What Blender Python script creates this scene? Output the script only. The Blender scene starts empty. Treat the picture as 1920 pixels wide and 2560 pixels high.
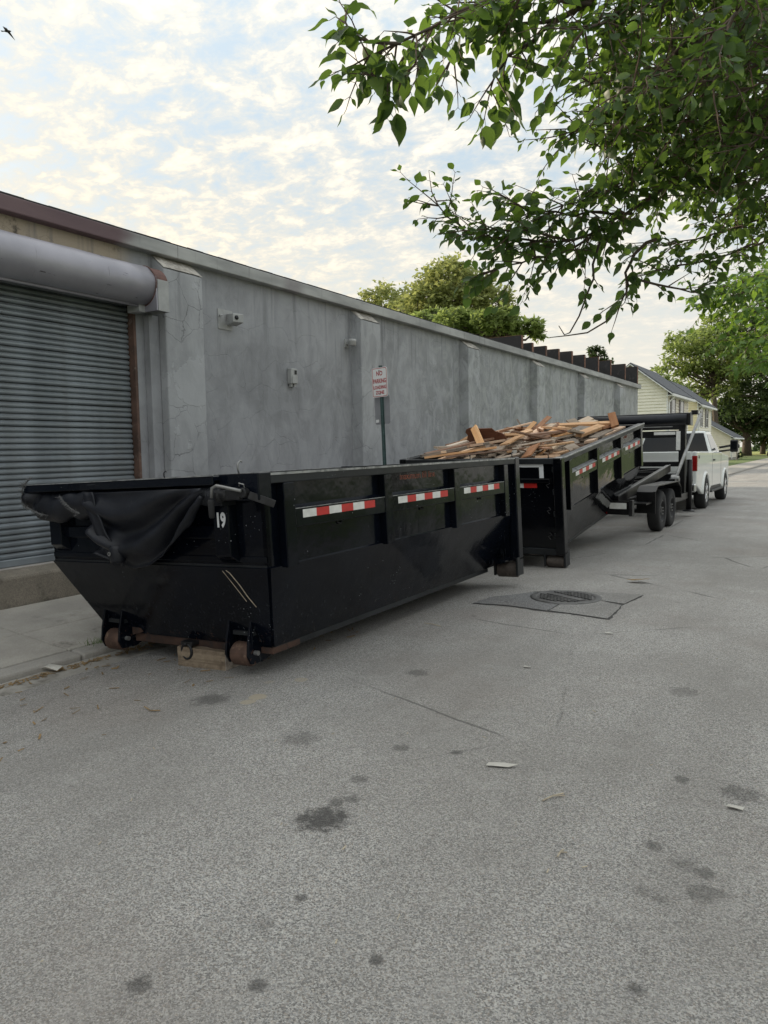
import bpy, bmesh, math, random
from mathutils import Vector, Matrix, Euler, noise
random.seed(7)
S = bpy.context.scene
COL = S.collection
PI = math.pi
# ------------------------------------------------------------------ camera
CAM_F, CAM_PITCH, CAM_ROLL, CAM_YAW, CAM_H = 1865.0/2560.0, 0.081, 0.017, 0.545, 1.6
cd = bpy.data.cameras.new('Camera'); cam = bpy.data.objects.new('Camera', cd); COL.objects.link(cam)
cd.sensor_fit = 'VERTICAL'; cd.sensor_height = 36.0; cd.lens = 36.0*CAM_F; cd.clip_end = 3000; cd.clip_start = .05
_f = Vector((-math.sin(CAM_YAW)*math.cos(CAM_PITCH), math.cos(CAM_YAW)*math.cos(CAM_PITCH), -math.sin(CAM_PITCH)))
_r = Vector((math.cos(CAM_YAW), math.sin(CAM_YAW), 0)); _u = _r.cross(_f)
_r2 = math.cos(CAM_ROLL)*_r - math.sin(CAM_ROLL)*_u; _u2 = math.sin(CAM_ROLL)*_r + math.cos(CAM_ROLL)*_u
cam.matrix_world = Matrix(((_r2.x,_u2.x,-_f.x,0),(_r2.y,_u2.y,-_f.y,0),(_r2.z,_u2.z,-_f.z,CAM_H),(0,0,0,1)))
S.camera = cam
S.render.resolution_x, S.render.resolution_y = 768, 1024
def ray(x, y):
    return _f + _r2*((x-960)/1865.0) + _u2*((1280-y)/1865.0)
def at(x, y, ax, val):                      # survey helper: a sight line cut by a plane of the street
    d = ray(x, y); o = Vector((0,0,CAM_H)); i = 'XYZ'.index(ax)
    return o + d*((val-o[i])/d[i])
def dep(x, y, d):
    return Vector((0,0,CAM_H)) + ray(x, y)*d
# ------------------------------------------------------------------ sky and sun
SUN_AZ = math.radians(-78)     # from +Y (street) towards -X
SUN_EL = math.radians(13)
sundir = Vector((math.sin(SUN_AZ)*math.cos(SUN_EL), math.cos(SUN_AZ)*math.cos(SUN_EL), math.sin(SUN_EL)))
wd = bpy.data.worlds.new('World'); S.world = wd; wd.use_nodes = True
nt = wd.node_tree; nt.nodes.clear()
def wn(t, **k):
    n = nt.nodes.new(t)
    for a, b in k.items(): setattr(n, a, b)
    return n
L = nt.links.new
def wmath(op, a, b=None, c=None, clamp=False):
    n = wn('ShaderNodeMath', operation=op, use_clamp=clamp)
    for i, v in enumerate((a, b, c)):
        if v is None: continue
        if isinstance(v, (int, float)): n.inputs[i].default_value = v
        else: L(v, n.inputs[i])
    return n.outputs[0]
def wmix(f, a, b):
    n = wn('ShaderNodeMix', data_type='RGBA')
    for s, v in ((n.inputs[0], f), (n.inputs[6], a), (n.inputs[7], b)):
        if isinstance(v, (int, float)): s.default_value = v
        elif isinstance(v, tuple): s.default_value = (*v, 1)
        else: L(v, s)
    return n.outputs[2]
def wstep(x, a, b):
    n = wn('ShaderNodeMapRange', interpolation_type='SMOOTHSTEP'); L(x, n.inputs[0])
    n.inputs[1].default_value = a; n.inputs[2].default_value = b
    return n.outputs[0]
sky = wn('ShaderNodeTexSky', sky_type='NISHITA', sun_disc=False, sun_elevation=SUN_EL, sun_rotation=SUN_AZ, air_density=1.0, dust_density=1.6, ozone_density=1.4)
tc = wn('ShaderNodeTexCoord'); sep = wn('ShaderNodeSeparateXYZ'); L(tc.outputs['Generated'], sep.inputs[0])
zz = wmath('MAXIMUM', sep.outputs[2], 0.0)
den = wmath('ADD', zz, 0.22)
cx = wmath('DIVIDE', sep.outputs[0], den); cy = wmath('DIVIDE', sep.outputs[1], den)
com = wn('ShaderNodeCombineXYZ'); L(cx, com.inputs[0]); L(cy, com.inputs[1])
mp = wn('ShaderNodeMapping'); L(com.outputs[0], mp.inputs[0]); mp.inputs['Rotation'].default_value = (0,0,math.radians(-20)); mp.inputs['Scale'].default_value = (1.0,1.15,1)
def wnoise(scale, detail, rough, dist=0.0, src=None):
    n = wn('ShaderNodeTexNoise'); L(src or mp.outputs[0], n.inputs['Vector'])
    n.inputs['Scale'].default_value = scale; n.inputs['Detail'].default_value = detail; n.inputs['Roughness'].default_value = rough; n.inputs['Distortion'].default_value = dist
    return n.outputs[0]
big = wnoise(1.2, 3, .5, .3); mid = wnoise(10.5, 7, .64, .35); fine = wnoise(32, 5, .62, .3)
dens = wmath('ADD', wmath('ADD', wmath('MULTIPLY', big, .38), wmath('MULTIPLY', mid, 1.05)), wmath('MULTIPLY', fine, .36))
mask = wstep(dens, .66, 1.04)
core = wstep(dens, .84, 1.14)
hz = wmath('SUBTRACT', 1.0, wstep(zz, 0.02, .42))
glow = wn('ShaderNodeVectorMath', operation='DOT_PRODUCT'); L(tc.outputs['Generated'], glow.inputs[0]); glow.inputs[1].default_value = sundir
gl = wmath('POWER', wmath('MAXIMUM', glow.outputs['Value'], 0.0), 1.6)
skyc = wn('ShaderNodeVectorMath', operation='MULTIPLY'); L(sky.outputs[0], skyc.inputs[0]); skyc.inputs[1].default_value = (1.25,1.25,1.25)
blue = wmix(.85, skyc.outputs[0], (3.35, 3.95, 4.35))
cloud = wmix(core, (4.35, 4.45, 4.45), (6.1, 5.85, 5.35))
cloud = wmix(wmath('MULTIPLY', gl, .75, clamp=True), cloud, wmix(core, (5.3, 4.8, 3.8), (7.3, 6.4, 4.8)))
c1 = wmix(mask, blue, cloud)
hcol = wmix(gl, (5.9, 5.75, 5.25), (7.6, 6.8, 5.2))
c2 = wmix(wmath('MULTIPLY', wmath('POWER', hz, 1.7), .92), c1, hcol)
grad = wmath('ADD', wmath('MULTIPLY', zz, .95), .80)      # an overcast sky is brightest overhead
c3 = wn('ShaderNodeVectorMath', operation='SCALE'); L(c2, c3.inputs[0]); L(grad, c3.inputs['Scale'])
bg = wn('ShaderNodeBackground'); L(c3.outputs[0], bg.inputs[0]); bg.inputs[1].default_value = 0.100
out = wn('ShaderNodeOutputWorld'); L(bg.outputs[0], out.inputs[0])
sl = bpy.data.lights.new('Sun', 'SUN'); sl.energy = 3.6; sl.angle = math.radians(4); sl.color = (1, .86, .66)
so = bpy.data.objects.new('Sun', sl); COL.objects.link(so); so.rotation_euler = (-sundir).to_track_quat('-Z', 'Y').to_euler()
S.view_settings.view_transform = 'Standard'; S.view_settings.look = 'None'; S.view_settings.gamma = 1; S.view_settings.exposure = 0.75
S.view_settings.use_curve_mapping = False
S.cycles.max_bounces = 6; S.cycles.diffuse_bounces = 3; S.cycles.glossy_bounces = 3; S.cycles.transmission_bounces = 3; S.cycles.transparent_max_bounces = 4
wd.cycles.sampling_method = 'MANUAL'; wd.cycles.sample_map_resolution = 512
# ------------------------------------------------------------------ materials
MATS = {}
class NB:
    def __init__(s, name):
        s.m = bpy.data.materials.new(name); s.m.use_nodes = True; s.t = s.m.node_tree
        s.b = s.t.nodes['Principled BSDF']; s.o = s.t.nodes['Material Output']; s._c = None
    def n(s, ty, **k):
        n = s.t.nodes.new(ty)
        for a, b in k.items(): setattr(n, a, b)
        return n
    def put(s, sock, v):
        if isinstance(v, (int, float)): sock.default_value = v
        elif isinstance(v, (tuple, list)): sock.default_value = (*v, 1) if len(v) == 3 and sock.type == 'RGBA' else v
        else: s.t.links.new(v, sock)
    def co(s, kind='Object', sc=(1,1,1), rot=(0,0,0), loc=(0,0,0)):
        c = s.n('ShaderNodeTexCoord'); src = c.outputs[kind] if kind != 'World' else s.n('ShaderNodeNewGeometry').outputs['Position']
        m = s.n('ShaderNodeMapping'); s.t.links.new(src, m.inputs[0])
        m.inputs['Scale'].default_value = sc; m.inputs['Rotation'].default_value = rot; m.inputs['Location'].default_value = loc
        return m.outputs[0]
    def noise(s, co, scale=5, detail=4, rough=.55, dist=0, col=False):
        n = s.n('ShaderNodeTexNoise'); s.put(n.inputs['Vector'], co)
        for k, v in (('Scale', scale), ('Detail', detail), ('Roughness', rough), ('Distortion', dist)): n.inputs[k].default_value = v
        return n.outputs['Color' if col else 'Fac']
    def vor(s, co, scale=5, feature='F1', out='Distance', rnd=1):
        n = s.n('ShaderNodeTexVoronoi', feature=feature); s.put(n.inputs['Vector'], co); n.inputs['Scale'].default_value = scale
        n.inputs['Randomness'].default_value = rnd
        return n.outputs[out]
    def math(s, op, a, b=None, c=None, clamp=False):
        n = s.n('ShaderNodeMath', operation=op, use_clamp=clamp)
        for i, v in enumerate((a, b, c)):
            if v is not None: s.put(n.inputs[i], v)
        return n.outputs[0]
    def step(s, x, a, b, lo=0, hi=1):
        n = s.n('ShaderNodeMapRange', interpolation_type='SMOOTHSTEP'); s.put(n.inputs[0], x)
        for i, v in ((1, a), (2, b), (3, lo), (4, hi)): n.inputs[i].default_value = v
        return n.outputs[0]
    def mix(s, f, a, b, bt='MIX'):
        n = s.n('ShaderNodeMix', data_type='RGBA', blend_type=bt)
        s.put(n.inputs[0], f); s.put(n.inputs[6], a); s.put(n.inputs[7], b)
        return n.outputs[2]
    def sep(s, v):
        n = s.n('ShaderNodeSeparateXYZ'); s.put(n.inputs[0], v); return n.outputs
    def bump(s, h, strength=.3, dist=.01, prev=None):
        n = s.n('ShaderNodeBump'); s.put(n.inputs['Height'], h); n.inputs['Strength'].default_value = strength; n.inputs['Distance'].default_value = dist
        if prev is not None: s.put(n.inputs['Normal'], prev)
        return n.outputs[0]
    def set(s, **k):
        for a, v in k.items():
            s.put(s.b.inputs[{'color': 'Base Color', 'rough': 'Roughness', 'metal': 'Metallic', 'normal': 'Normal', 'spec': 'Specular IOR Level', 'coat': 'Coat Weight', 'alpha': 'Alpha', 'trans': 'Transmission Weight', 'ecol': 'Emission Color', 'estr': 'Emission Strength'}[a]], v)
        return s
    def done(s, key):
        MATS[key] = s.m; return s.m
def plain(key, col, rough=.6, metal=0, var=.18, scale=6, bump=.15, bscale=60, spec=.5, dirt=None, dirtlev=(.55,.75)):
    b = NB(key); co = b.co(); n1 = b.noise(co, scale, 5)
    dk = tuple(c*(1-var) for c in col); lt = tuple(min(1, c*(1+var)) for c in col)
    c = b.mix(b.step(n1, .3, .7), dk, lt)
    if dirt: c = b.mix(b.step(b.noise(co, scale*1.7, 6, .65), *dirtlev), c, dirt)
    b.set(color=c, rough=b.step(n1, .2, .8, rough*.85, min(1, rough*1.15)), metal=metal, spec=spec)
    if bump: b.set(normal=b.bump(b.noise(co, bscale, 3), bump, .004))
    return b.done(key)
# --- asphalt
def m_asphalt(key, base, spots=(), cream=()):
    b = NB(key); w = b.co('World'); agg = b.vor(w, 190, out='Color'); ax, ay, az = b.sep(agg)
    dist = b.vor(w, 190); n1 = b.noise(w, .7, 4); n2 = b.noise(w, 260, 2); n3 = b.noise(w, 4.5, 5, .6)
    lum = b.math('ADD', b.math('MULTIPLY', ax, .8), b.math('MULTIPLY', n2, .55))
    c = b.mix(b.step(lum, .25, 1.10), tuple(x*.36 for x in base), tuple(x*1.68 for x in base))
    c = b.mix(b.math('MULTIPLY', b.step(ay, .75, .95), .5), c, (base[0]*1.15, base[1]*.98, base[2]*.82)); c = b.mix(b.math('MULTIPLY', b.step(az, .75, .95), .5), c, (base[0]*.70, base[1]*.76, base[2]*.84))
    trk = b.noise(b.co('World', sc=(1.1,.10,1)), 1.6, 5, .6); c = b.mix(b.math('MULTIPLY', b.step(trk, .42, .66), .55), c, b.mix(.5, c, (base[0]*.52, base[1]*.51, base[2]*.50)))
    c = b.mix(b.step(ax, .965, .985), c, (.50,.49,.46))
    c = b.mix(b.math('MULTIPLY', b.step(n1, .36, .64), .9), c, b.mix(.5, c, (base[0]*.62, base[1]*.60, base[2]*.58)))
    c = b.mix(b.math('MULTIPLY', b.step(n3, .5, .75), .25), c, (base[0]*1.25, base[1]*1.25, base[2]*1.25))
    # sand and grit tint patches
    c = b.mix(b.math('MULTIPLY', b.step(b.noise(w, .55, 4), .50, .70), .30), c, (.25,.205,.175))
    n4 = b.noise(w, 62, 4, .7); c = b.mix(b.step(n4, .40, .62, .0, .55), c, b.mix(.5, c, (base[0]*.40, base[1]*.40, base[2]*.40))); c = b.mix(b.step(b.noise(w, 95, 2, .6), .58, .70, 0, .45), c, (base[0]*1.6, base[1]*1.58, base[2]*1.52))
    wob = b.noise(w, 17, 7, .78)
    tot = None
    for (x, y, r, s) in spots:
        vm = b.n('ShaderNodeVectorMath', operation='DISTANCE'); b.put(vm.inputs[0], w); vm.inputs[1].default_value = (x, y, 0)
        d = b.math('ADD', b.math('DIVIDE', vm.outputs['Value'], r), b.math('MULTIPLY', b.math('SUBTRACT', wob, .5), 2.6))
        m = b.step(d, .45, 1.05, s*.8, 0); tot = m if tot is None else b.math('MAXIMUM', tot, m)
    rnd = b.vor(w, 1.15); rs = b.step(b.math('ADD', rnd, b.math('MULTIPLY', b.math('SUBTRACT', wob, .5), .14)), .01, .045, .5, 0)
    tot = rs if tot is None else b.math('MAXIMUM', tot, rs)
    c = b.mix(tot, c, b.mix(.8, c, (.035,.033,.032), 'MIX'))
    for (x, y, r, s) in cream:
        vm = b.n('ShaderNodeVectorMath', operation='DISTANCE'); b.put(vm.inputs[0], w); vm.inputs[1].default_value = (x, y, 0)
        d = b.math('ADD', b.math('DIVIDE', vm.outputs['Value'], r), b.math('MULTIPLY', b.math('SUBTRACT', wob, .5), .9))
        c = b.mix(b.step(d, .75, .95, s, 0), c, (.42,.36,.27))
    # hairline cracks
    cw = b.mix(.06, w, b.noise(w, 2.2, 4, .6, col=True)); e = b.vor(cw, .42, 'DISTANCE_TO_EDGE'); cm = b.math('MULTIPLY', b.step(e, .0015, .005, 1, 0), b.step(b.noise(w, .6, 2), .5, .6))
    c = b.mix(b.math('MULTIPLY', cm, .55), c, (.05,.05,.05))
    h = b.math('SUBTRACT', b.math('ADD', b.math('MULTIPLY', dist, -.9), b.math('MULTIPLY', n2, .35)), b.math('MULTIPLY', cm, 1.5))
    b.set(color=c, rough=.88, spec=.3, normal=b.bump(h, .75, .006))
    return b.done(key)
spots = [(-.33,3.68,.11,.7),(-.36,2.77,.08,.6),(-.46,2.93,.055,.5),(-.38,2.91,.05,.8),(-.58,3.01,.05,.7),(-.49,2.66,.045,.5),(-.55,2.67,.04,.5),(-.59,3.71,.05,.8),(-.81,5.08,.12,.5),(-2.55,4.63,.10,.7),(-1.97,3.39,.06,.7),(-1.68,3.47,.04,.9),(-1.88,2.54,.135,1.2),(-2.53,3.23,.12,.6),(-1.92,2.70,.05,.8),(-1.88,2.76,.05,.8),(-1.96,2.95,.06,.7),(-1.77,1.43,.05,.9),(-1.45,1.61,.035,.9),(-1.63,1.85,.05,.5),(-3.51,3.54,.15,.8),(-1.2,1.88,.03,1),(-1.61,2.03,.03,.9),(-.46,2.16,.035,.8)]
m_asphalt('asphalt', (.375,.364,.345), spots, [(-3.25,3.70,.075,.85),(-3.24,3.59,.06,.8),(-3.22,4.13,.06,.6),(-3.4,4.0,.05,.35)])
m_asphalt('asphalt_patch', (.305,.298,.285))
m_asphalt('asphalt_seal', (.225,.225,.225))
# --- concretes
def m_conc(key, base, speck=.25, bump=.5, stain=(.10,.09,.075), lev=(.56,.8), sc=1.0):
    b = NB(key); w = b.co('World'); n1 = b.noise(w, 1.6*sc, 6, .62); n2 = b.noise(w, 60, 4, .6); v = b.vor(w, 95, out='Color')
    c = b.mix(b.step(n1, .3, .7), tuple(x*.82 for x in base), tuple(x*1.15 for x in base))
    c = b.mix(b.math('MULTIPLY', b.sep(v)[0], speck), c, tuple(x*.55 for x in base))
    c = b.mix(b.step(b.noise(w, 2.6*sc, 7, .68), *lev), c, stain)
    b.set(color=c, rough=.9, spec=.25, normal=b.bump(b.math('ADD', n2, b.math('MULTIPLY', b.vor(w, 95), .5)), bump, .006))
    return b.done(key)
m_conc('sidewalk', (.40,.375,.335)); m_conc('kerb', (.35,.33,.30)); m_conc('gutter', (.36,.34,.305), lev=(.5,.72))
m_conc('step', (.30,.265,.215), speck=.7, bump=1.0, lev=(.5,.7)); m_conc('step_top', (.42,.39,.36))
# --- painted, patched stucco of the warehouse
def m_stucco(key, base=(.300,.306,.322), crack=.0, pale=0.0):
    b = NB(key); w = b.co('World'); st = b.co('World', sc=(1,1,.40)); sx, sy, sz = b.sep(w)
    n1 = b.noise(w, .75, 5, .6, .6); n2 = b.noise(w, 2.3, 7, .66, 1.4); n3 = b.noise(st, 3.2, 6, .62, .6); f = b.noise(w, 70, 4, .6)
    c = b.mix(b.step(n1, .35, .68), tuple(x*.82 for x in base), tuple(x*1.13 for x in base))
    c = b.mix(b.math('MULTIPLY', b.step(n2, .40, .82), .40), c, tuple(x*1.28 for x in base))
    c = b.mix(b.math('MULTIPLY', b.step(n3, .45, .80), .50), c, tuple(x*.60 for x in base))
    # far bays were painted a greener grey
    c = b.mix(b.math('MULTIPLY', b.step(sy, 9, 21), .55), c, b.mix(b.step(n2, .38, .68), (.25,.268,.245), (.47,.49,.445)))
    # trowel sweeps
    sw = b.noise(b.co('World', sc=(1,1,.55), rot=(.9,0,0)), 2.0, 5, .6, 1.6)
    c = b.mix(b.math('MULTIPLY', b.math('MULTIPLY', b.step(sw, .46, .60), b.step(sw, .60, .74, 1, 0)), b.step(sy, 7, 15, .14, .45)), c, tuple(x*1.5 for x in base))
    # bare beige render under the coping by the door hood
    be = b.math('MULTIPLY', b.step(sy, 6.35, 6.0), b.step(b.math('ADD', sz, b.math('MULTIPLY', n2, .5)), 3.65, 3.85))
    c = b.mix(be, c, b.mix(b.step(b.noise(w, 6, 7, .7), .54, .70), (.40,.335,.26), (.10,.085,.07)))
    hgt = b.math('ADD', b.math('MULTIPLY', f, .25), b.math('MULTIPLY', n2, 1.0))
    if crack:
        cw = b.mix(.12, w, b.noise(w, 3.0, 5, .6, col=True)); e = b.vor(cw, 2.6, 'DISTANCE_TO_EDGE')
        cm = b.math('MULTIPLY', b.step(e, .002, .009, 1, 0), b.step(b.noise(w, 1.1, 3), .42, .55))
        c = b.mix(b.math('MULTIPLY', cm, crack), c, (.045,.045,.045)); hgt = b.math('SUBTRACT', hgt, b.math('MULTIPLY', cm, 1.2))
        pt = b.step(b.noise(w, 1.5, 5, .6, .4), .56, .575); c = b.mix(b.math('MULTIPLY', pt, .45 if crack > .2 else .06), c, tuple(x*1.28 for x in base)); hgt = b.math('ADD', hgt, b.math('MULTIPLY', pt, .5 if crack > .2 else .12))
    drip = b.math('MULTIPLY', b.step(b.noise(b.co('World', sc=(1,6,.25)), 1.5, 5, .65), .52, .70), b.step(sz, 2.4, 4.0)); c = b.mix(b.math('MULTIPLY', drip, .60), c, tuple(x*.55 for x in base))
    b.set(color=c, rough=.82, spec=.3, normal=b.bump(hgt, .55, .012))
    return b.done(key)
m_stucco('stucco', crack=.05); m_stucco('stucco_pillar', (.345,.353,.366), crack=.38)
b = NB('pillar_cap'); w = b.co('World'); n = b.noise(w, 7, 7, .7)
b.set(color=b.mix(b.step(n, .35, .65), (.22,.20,.175), (.50,.47,.42)), rough=.95, normal=b.bump(n, 1.0, .03)); b.done('pillar_cap')
b = NB('coping'); w = b.co('World'); sy = b.sep(w)[1]; n = b.noise(b.co('World', sc=(1,.5,2)), 1.6, 5, .6)
c = b.mix(b.step(n, .35, .7), (.27,.275,.27), (.43,.435,.42)); c = b.mix(b.step(b.math('ADD', sy, b.math('MULTIPLY', n, .5)), 6.55, 6.15), c, b.mix(b.step(n, .3, .7), (.115,.072,.080), (.155,.10,.105)))
pp = b.math('MULTIPLY', b.step(sy, 8.9, 9.15), b.step(sy, 9.3, 9.6, 1, 0)); c = b.mix(b.math('MULTIPLY', pp, .5), c, (.18,.15,.16))
c = b.mix(b.math('MULTIPLY', b.step(b.noise(b.co('World', sc=(1,3,.3)), 2.4, 4), .58, .72), .5), c, (.12,.12,.12)); b.set(color=c, rough=.65, normal=b.bump(n, .25, .02)); b.done('coping')
# --- dumpster paint
def m_dump(key, base, rough=.2, scuff=.5, streak=True, spec=.22):
    b = NB(key); o = b.co('Object'); n1 = b.noise(o, 1.8, 5, .6); n2 = b.noise(o, 26, 5, .7)
    c = b.mix(b.step(n1, .3, .7), tuple(x*.7 for x in base), tuple(x*1.4 for x in base))
    sp = b.math('MULTIPLY', b.step(b.vor(o, 30), .07, .15, 1, 0), b.step(b.noise(o, 2.6, 4, .6), .55, .66))
    c = b.mix(b.math('MULTIPLY', sp, scuff), c, (.42,.44,.46))
    if streak:
        stn = b.noise(b.co('Object', sc=(9,9,.55), rot=(0,.35,0)), 6, 5, .65); hm = b.step(b.sep(o)[2], .25, .85, 1, 0)
        c = b.mix(b.math('MULTIPLY', b.math('MULTIPLY', b.step(stn, .60, .70), hm), scuff*.6), c, (.10,.105,.11))
        c = b.mix(b.math('MULTIPLY', b.math('MULTIPLY', b.step(n2, .58, .72), b.step(b.sep(o)[2], .12, .34, 1, 0)), .75), c, (.12,.06,.035))
    scr = b.math('MULTIPLY', b.step(b.noise(b.co('Object', sc=(2.0,2.0,46), rot=(.12,.05,0)), 2.2, 3, .6), .66, .72), b.step(b.noise(o, 1.4, 4, .6), .50, .62)); c = b.mix(b.math('MULTIPLY', scr, scuff*.45), c, (.12,.125,.13))
    b.set(color=c, rough=b.math('ADD', b.step(n1, .25, .75, rough*.7, rough*1.4), b.math('MULTIPLY', sp, .4), clamp=True), spec=spec, normal=b.bump(b.noise(o, 1.9, 4, .5), .22, .05))
    return b.done(key)
m_dump('dump_black', (.003,.0045,.0085), rough=.13, scuff=.8); m_dump('dump_black_clean', (.003,.0035,.005), rough=.09, scuff=.25, streak=False, spec=.38)
m_dump('dump_edge', (.02,.022,.024), rough=.4, scuff=1.0, streak=False)
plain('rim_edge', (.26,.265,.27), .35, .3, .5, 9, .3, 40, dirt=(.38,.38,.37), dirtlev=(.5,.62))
plain('rust', (.055,.030,.021), .85, .1, .45, 7, .6, 55, dirt=(.03,.022,.02), dirtlev=(.5,.68))
plain('rust_roller', (.10,.058,.042), .7, .25, .3, 9, .5, 70, dirt=(.20,.13,.09), dirtlev=(.55,.7))
plain('dark_roller', (.085,.07,.06), .7, .2, .3, 9, .5, 70, dirt=(.03,.025,.02))
plain('ledge_sheen', (.42,.43,.44), .3, .5, .2, 8, .1, 60, dirt=(.12,.12,.12), dirtlev=(.58,.72)); plain('steel_dark', (.03,.03,.032), .45, .5, .3, 12, .2, 60); plain('steel_grey', (.27,.27,.265), .42, .6, .2, 10, .2, 60)  # first one: the sky's sheen on the black ledge, put into a pale colour
plain('trailer_black', (.006,.006,.007), .32, 0, .3, 6, .15, 60, spec=.3, dirt=(.03,.028,.026), dirtlev=(.60,.8))
plain('rubber', (.018,.018,.019), .85, 0, .25, 12, .3, 90); plain('rim_dark', (.02,.02,.022), .5, .3); plain('chrome', (.62,.63,.64), .18, 1.0, .08, 8, 0)
plain('tape_white', (.72,.72,.69), .4, 0, .08, 14, 0, dirt=(.45,.44,.41), dirtlev=(.62,.75)); plain('tape_red', (.52,.022,.018), .4, 0, .1, 14, 0)
plain('number_white', (.78,.79,.80), .5, 0, .05, 10, 0); plain('fill_orange', (.26,.060,.028), .5, 0, .3, 30, 0)
b = NB('tarp'); o = b.co('Object'); n1 = b.noise(o, 3, 4); wv = b.noise(b.co('Object', sc=(1,1,1)), 420, 2)
fz = b.math('MULTIPLY', b.step(b.vor(o, 60), .1, .25, 1, 0), b.step(b.noise(o, 4, 4, .6), .60, .70)); c = b.mix(b.step(n1, .3, .7), (.004,.005,.009), (.011,.013,.020)); c = b.mix(b.math('MULTIPLY', fz, .5), c, (.28,.28,.28))
b.set(color=c, rough=.48, spec=.45, normal=b.bump(b.math('ADD', b.math('MULTIPLY', wv, .2), b.noise(o, 22, 3)), .35, .008)); b.done('tarp')
plain('frayed', (.15,.15,.15), .95, 0, .5, 30, .5, 120)
# --- woods
def m_wood(key, a, c2, dark, gr=1.0):
    b = NB(key); o = b.co('Object', sc=(1.2*gr,22,22)); n = b.noise(o, 1.6, 6, .65, .8); oi = b.n('ShaderNodeObjectInfo').outputs['Random']
    c = b.mix(b.step(n, .3, .7), a, c2); c = b.mix(b.math('MULTIPLY', b.step(b.noise(b.co(), 7, 5, .7), .56, .72), .6), c, dark)
    hs = b.n('ShaderNodeHueSaturation'); b.put(hs.inputs['Color'], c); b.put(hs.inputs['Value'], b.step(oi, 0, 1, .72, 1.22)); b.put(hs.inputs['Saturation'], b.step(b.math('FRACT', b.math('MULTIPLY', oi, 7.3)), 0, 1, .75, 1.1))
    b.set(color=hs.outputs[0], rough=.8, spec=.25, normal=b.bump(n, .35, .006)); return b.done(key)
m_wood('wood_pine', (.60,.34,.18), (.74,.48,.28), (.38,.22,.12)); m_wood('wood_pale', (.56,.43,.31), (.70,.57,.44), (.30,.22,.15))
m_wood('wood_grey', (.24,.19,.15), (.38,.32,.26), (.08,.06,.045)); m_wood('wood_brown', (.33,.165,.095), (.45,.25,.15), (.09,.05,.03)); m_wood('wood_panel', (.10,.046,.03), (.135,.065,.043), (.07,.032,.022), .4)
m_wood('block_wood', (.17,.125,.085), (.29,.225,.155), (.07,.045,.03), .8)
# --- metal door and its hood
plain('door_slat', (.235,.262,.282), .5, .35, .20, 1.4, .08, 60, dirt=(.19,.20,.205), dirtlev=(.50,.75))
b = NB('hood_grey'); w = b.co('World'); n = b.noise(w, 1.5, 5); sc = b.noise(b.co('World', sc=(4,1.2,9), rot=(.5,0,0)), 3, 4, .7)
c = b.mix(b.step(n, .3, .7), (.28,.275,.31), (.37,.36,.40)); c = b.mix(b.step(sc, .675, .70), c, (.07,.06,.06)); b.set(color=c, rough=.42, metal=.25, normal=b.bump(n, .2, .03)); b.done('hood_grey')
plain('jamb_rust', (.105,.062,.047), .8, 0, .35, 5, .4, 50, dirt=(.20,.15,.12), dirtlev=(.55,.7)); plain('hood_rust', (.13,.062,.05), .75, 0, .35, 6, .4, 60)
plain('fixture_grey', (.36,.365,.36), .55, 0, .12, 8, .1); plain('dark_gap', (.02,.02,.02), .8, 0); plain('crack_fill', (.06,.058,.055), .9, 0); plain('roof_black', (.022,.021,.022), .75, 0, .4, 3, .3, 25, dirt=(.06,.055,.055), dirtlev=(.55,.7))
plain('fin_edge', (.17,.085,.058), .85, 0, .35, 4, .3, 40, dirt=(.30,.20,.14), dirtlev=(.6,.72))
plain('sign_white', (.80,.80,.79), .4, 0, .03, 5, 0); plain('sign_red', (.42,.025,.03), .45, 0, .12, 20, 0); plain('post_green', (.085,.14,.135), .55, .4, .25, 9, .2, 60); plain('sign_back', (.40,.40,.42), .4, .6, .08, 5, .05)
# --- truck, car, houses
b = NB('truck_white'); b.set(color=(.74,.76,.74), rough=.25, coat=.6); b.done('truck_white')
b = NB('glass_dark'); b.set(color=(.006,.007,.008), rough=.05, spec=.35); b.done('glass_dark')
b = NB('glass_side'); b.set(color=(.16,.17,.18), rough=.04, spec=1.0); b.done('glass_side')
plain('light_red', (.26,.010,.010), .2, 0, .1, 10, 0); plain('plastic_black', (.015,.015,.016), .5, 0, .2, 10, .1); plain('car_red', (.11,.012,.014), .22, .2, .1, 3, 0)
plain('siding_cream', (.82,.79,.68), .6, 0, .05, 2, .05); plain('siding_yellow', (.78,.70,.47), .6, 0, .05, 2, .05); plain('siding_tan', (.72,.67,.57), .6, 0, .05, 2, .05)
plain('trim_white', (.76,.77,.76), .5, 0, .05, 4, 0); plain('shingle', (.095,.10,.11), .9, 0, .25, 9, .5, 30); plain('shutter', (.11,.09,.09), .6, 0, .1, 5, 0); plain('pane', (.05,.06,.065), .10, 0, .1, 2, 0, spec=.8)
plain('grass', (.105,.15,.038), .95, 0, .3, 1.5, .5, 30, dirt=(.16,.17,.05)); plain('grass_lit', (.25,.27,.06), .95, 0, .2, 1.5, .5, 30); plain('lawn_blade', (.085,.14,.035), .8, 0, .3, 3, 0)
plain('paper', (.52,.50,.45), .8, 0, .1, 20, .3, 60); plain('dry_leaf', (.24,.16,.075), .8, 0, .3, 20, .3, 60); plain('straw', (.42,.36,.27), .85, 0, .25, 20, 0)
plain('iron', (.13,.128,.125), .55, .5, .25, 9, .3, 80, dirt=(.20,.19,.18)); plain('bird_dark', (.05,.045,.05), .8, 0)
plain('bark', (.085,.065,.05), .9, 0, .35, 9, .7, 40); plain('twig', (.11,.075,.055), .85, 0, .25, 12, .2)
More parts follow.
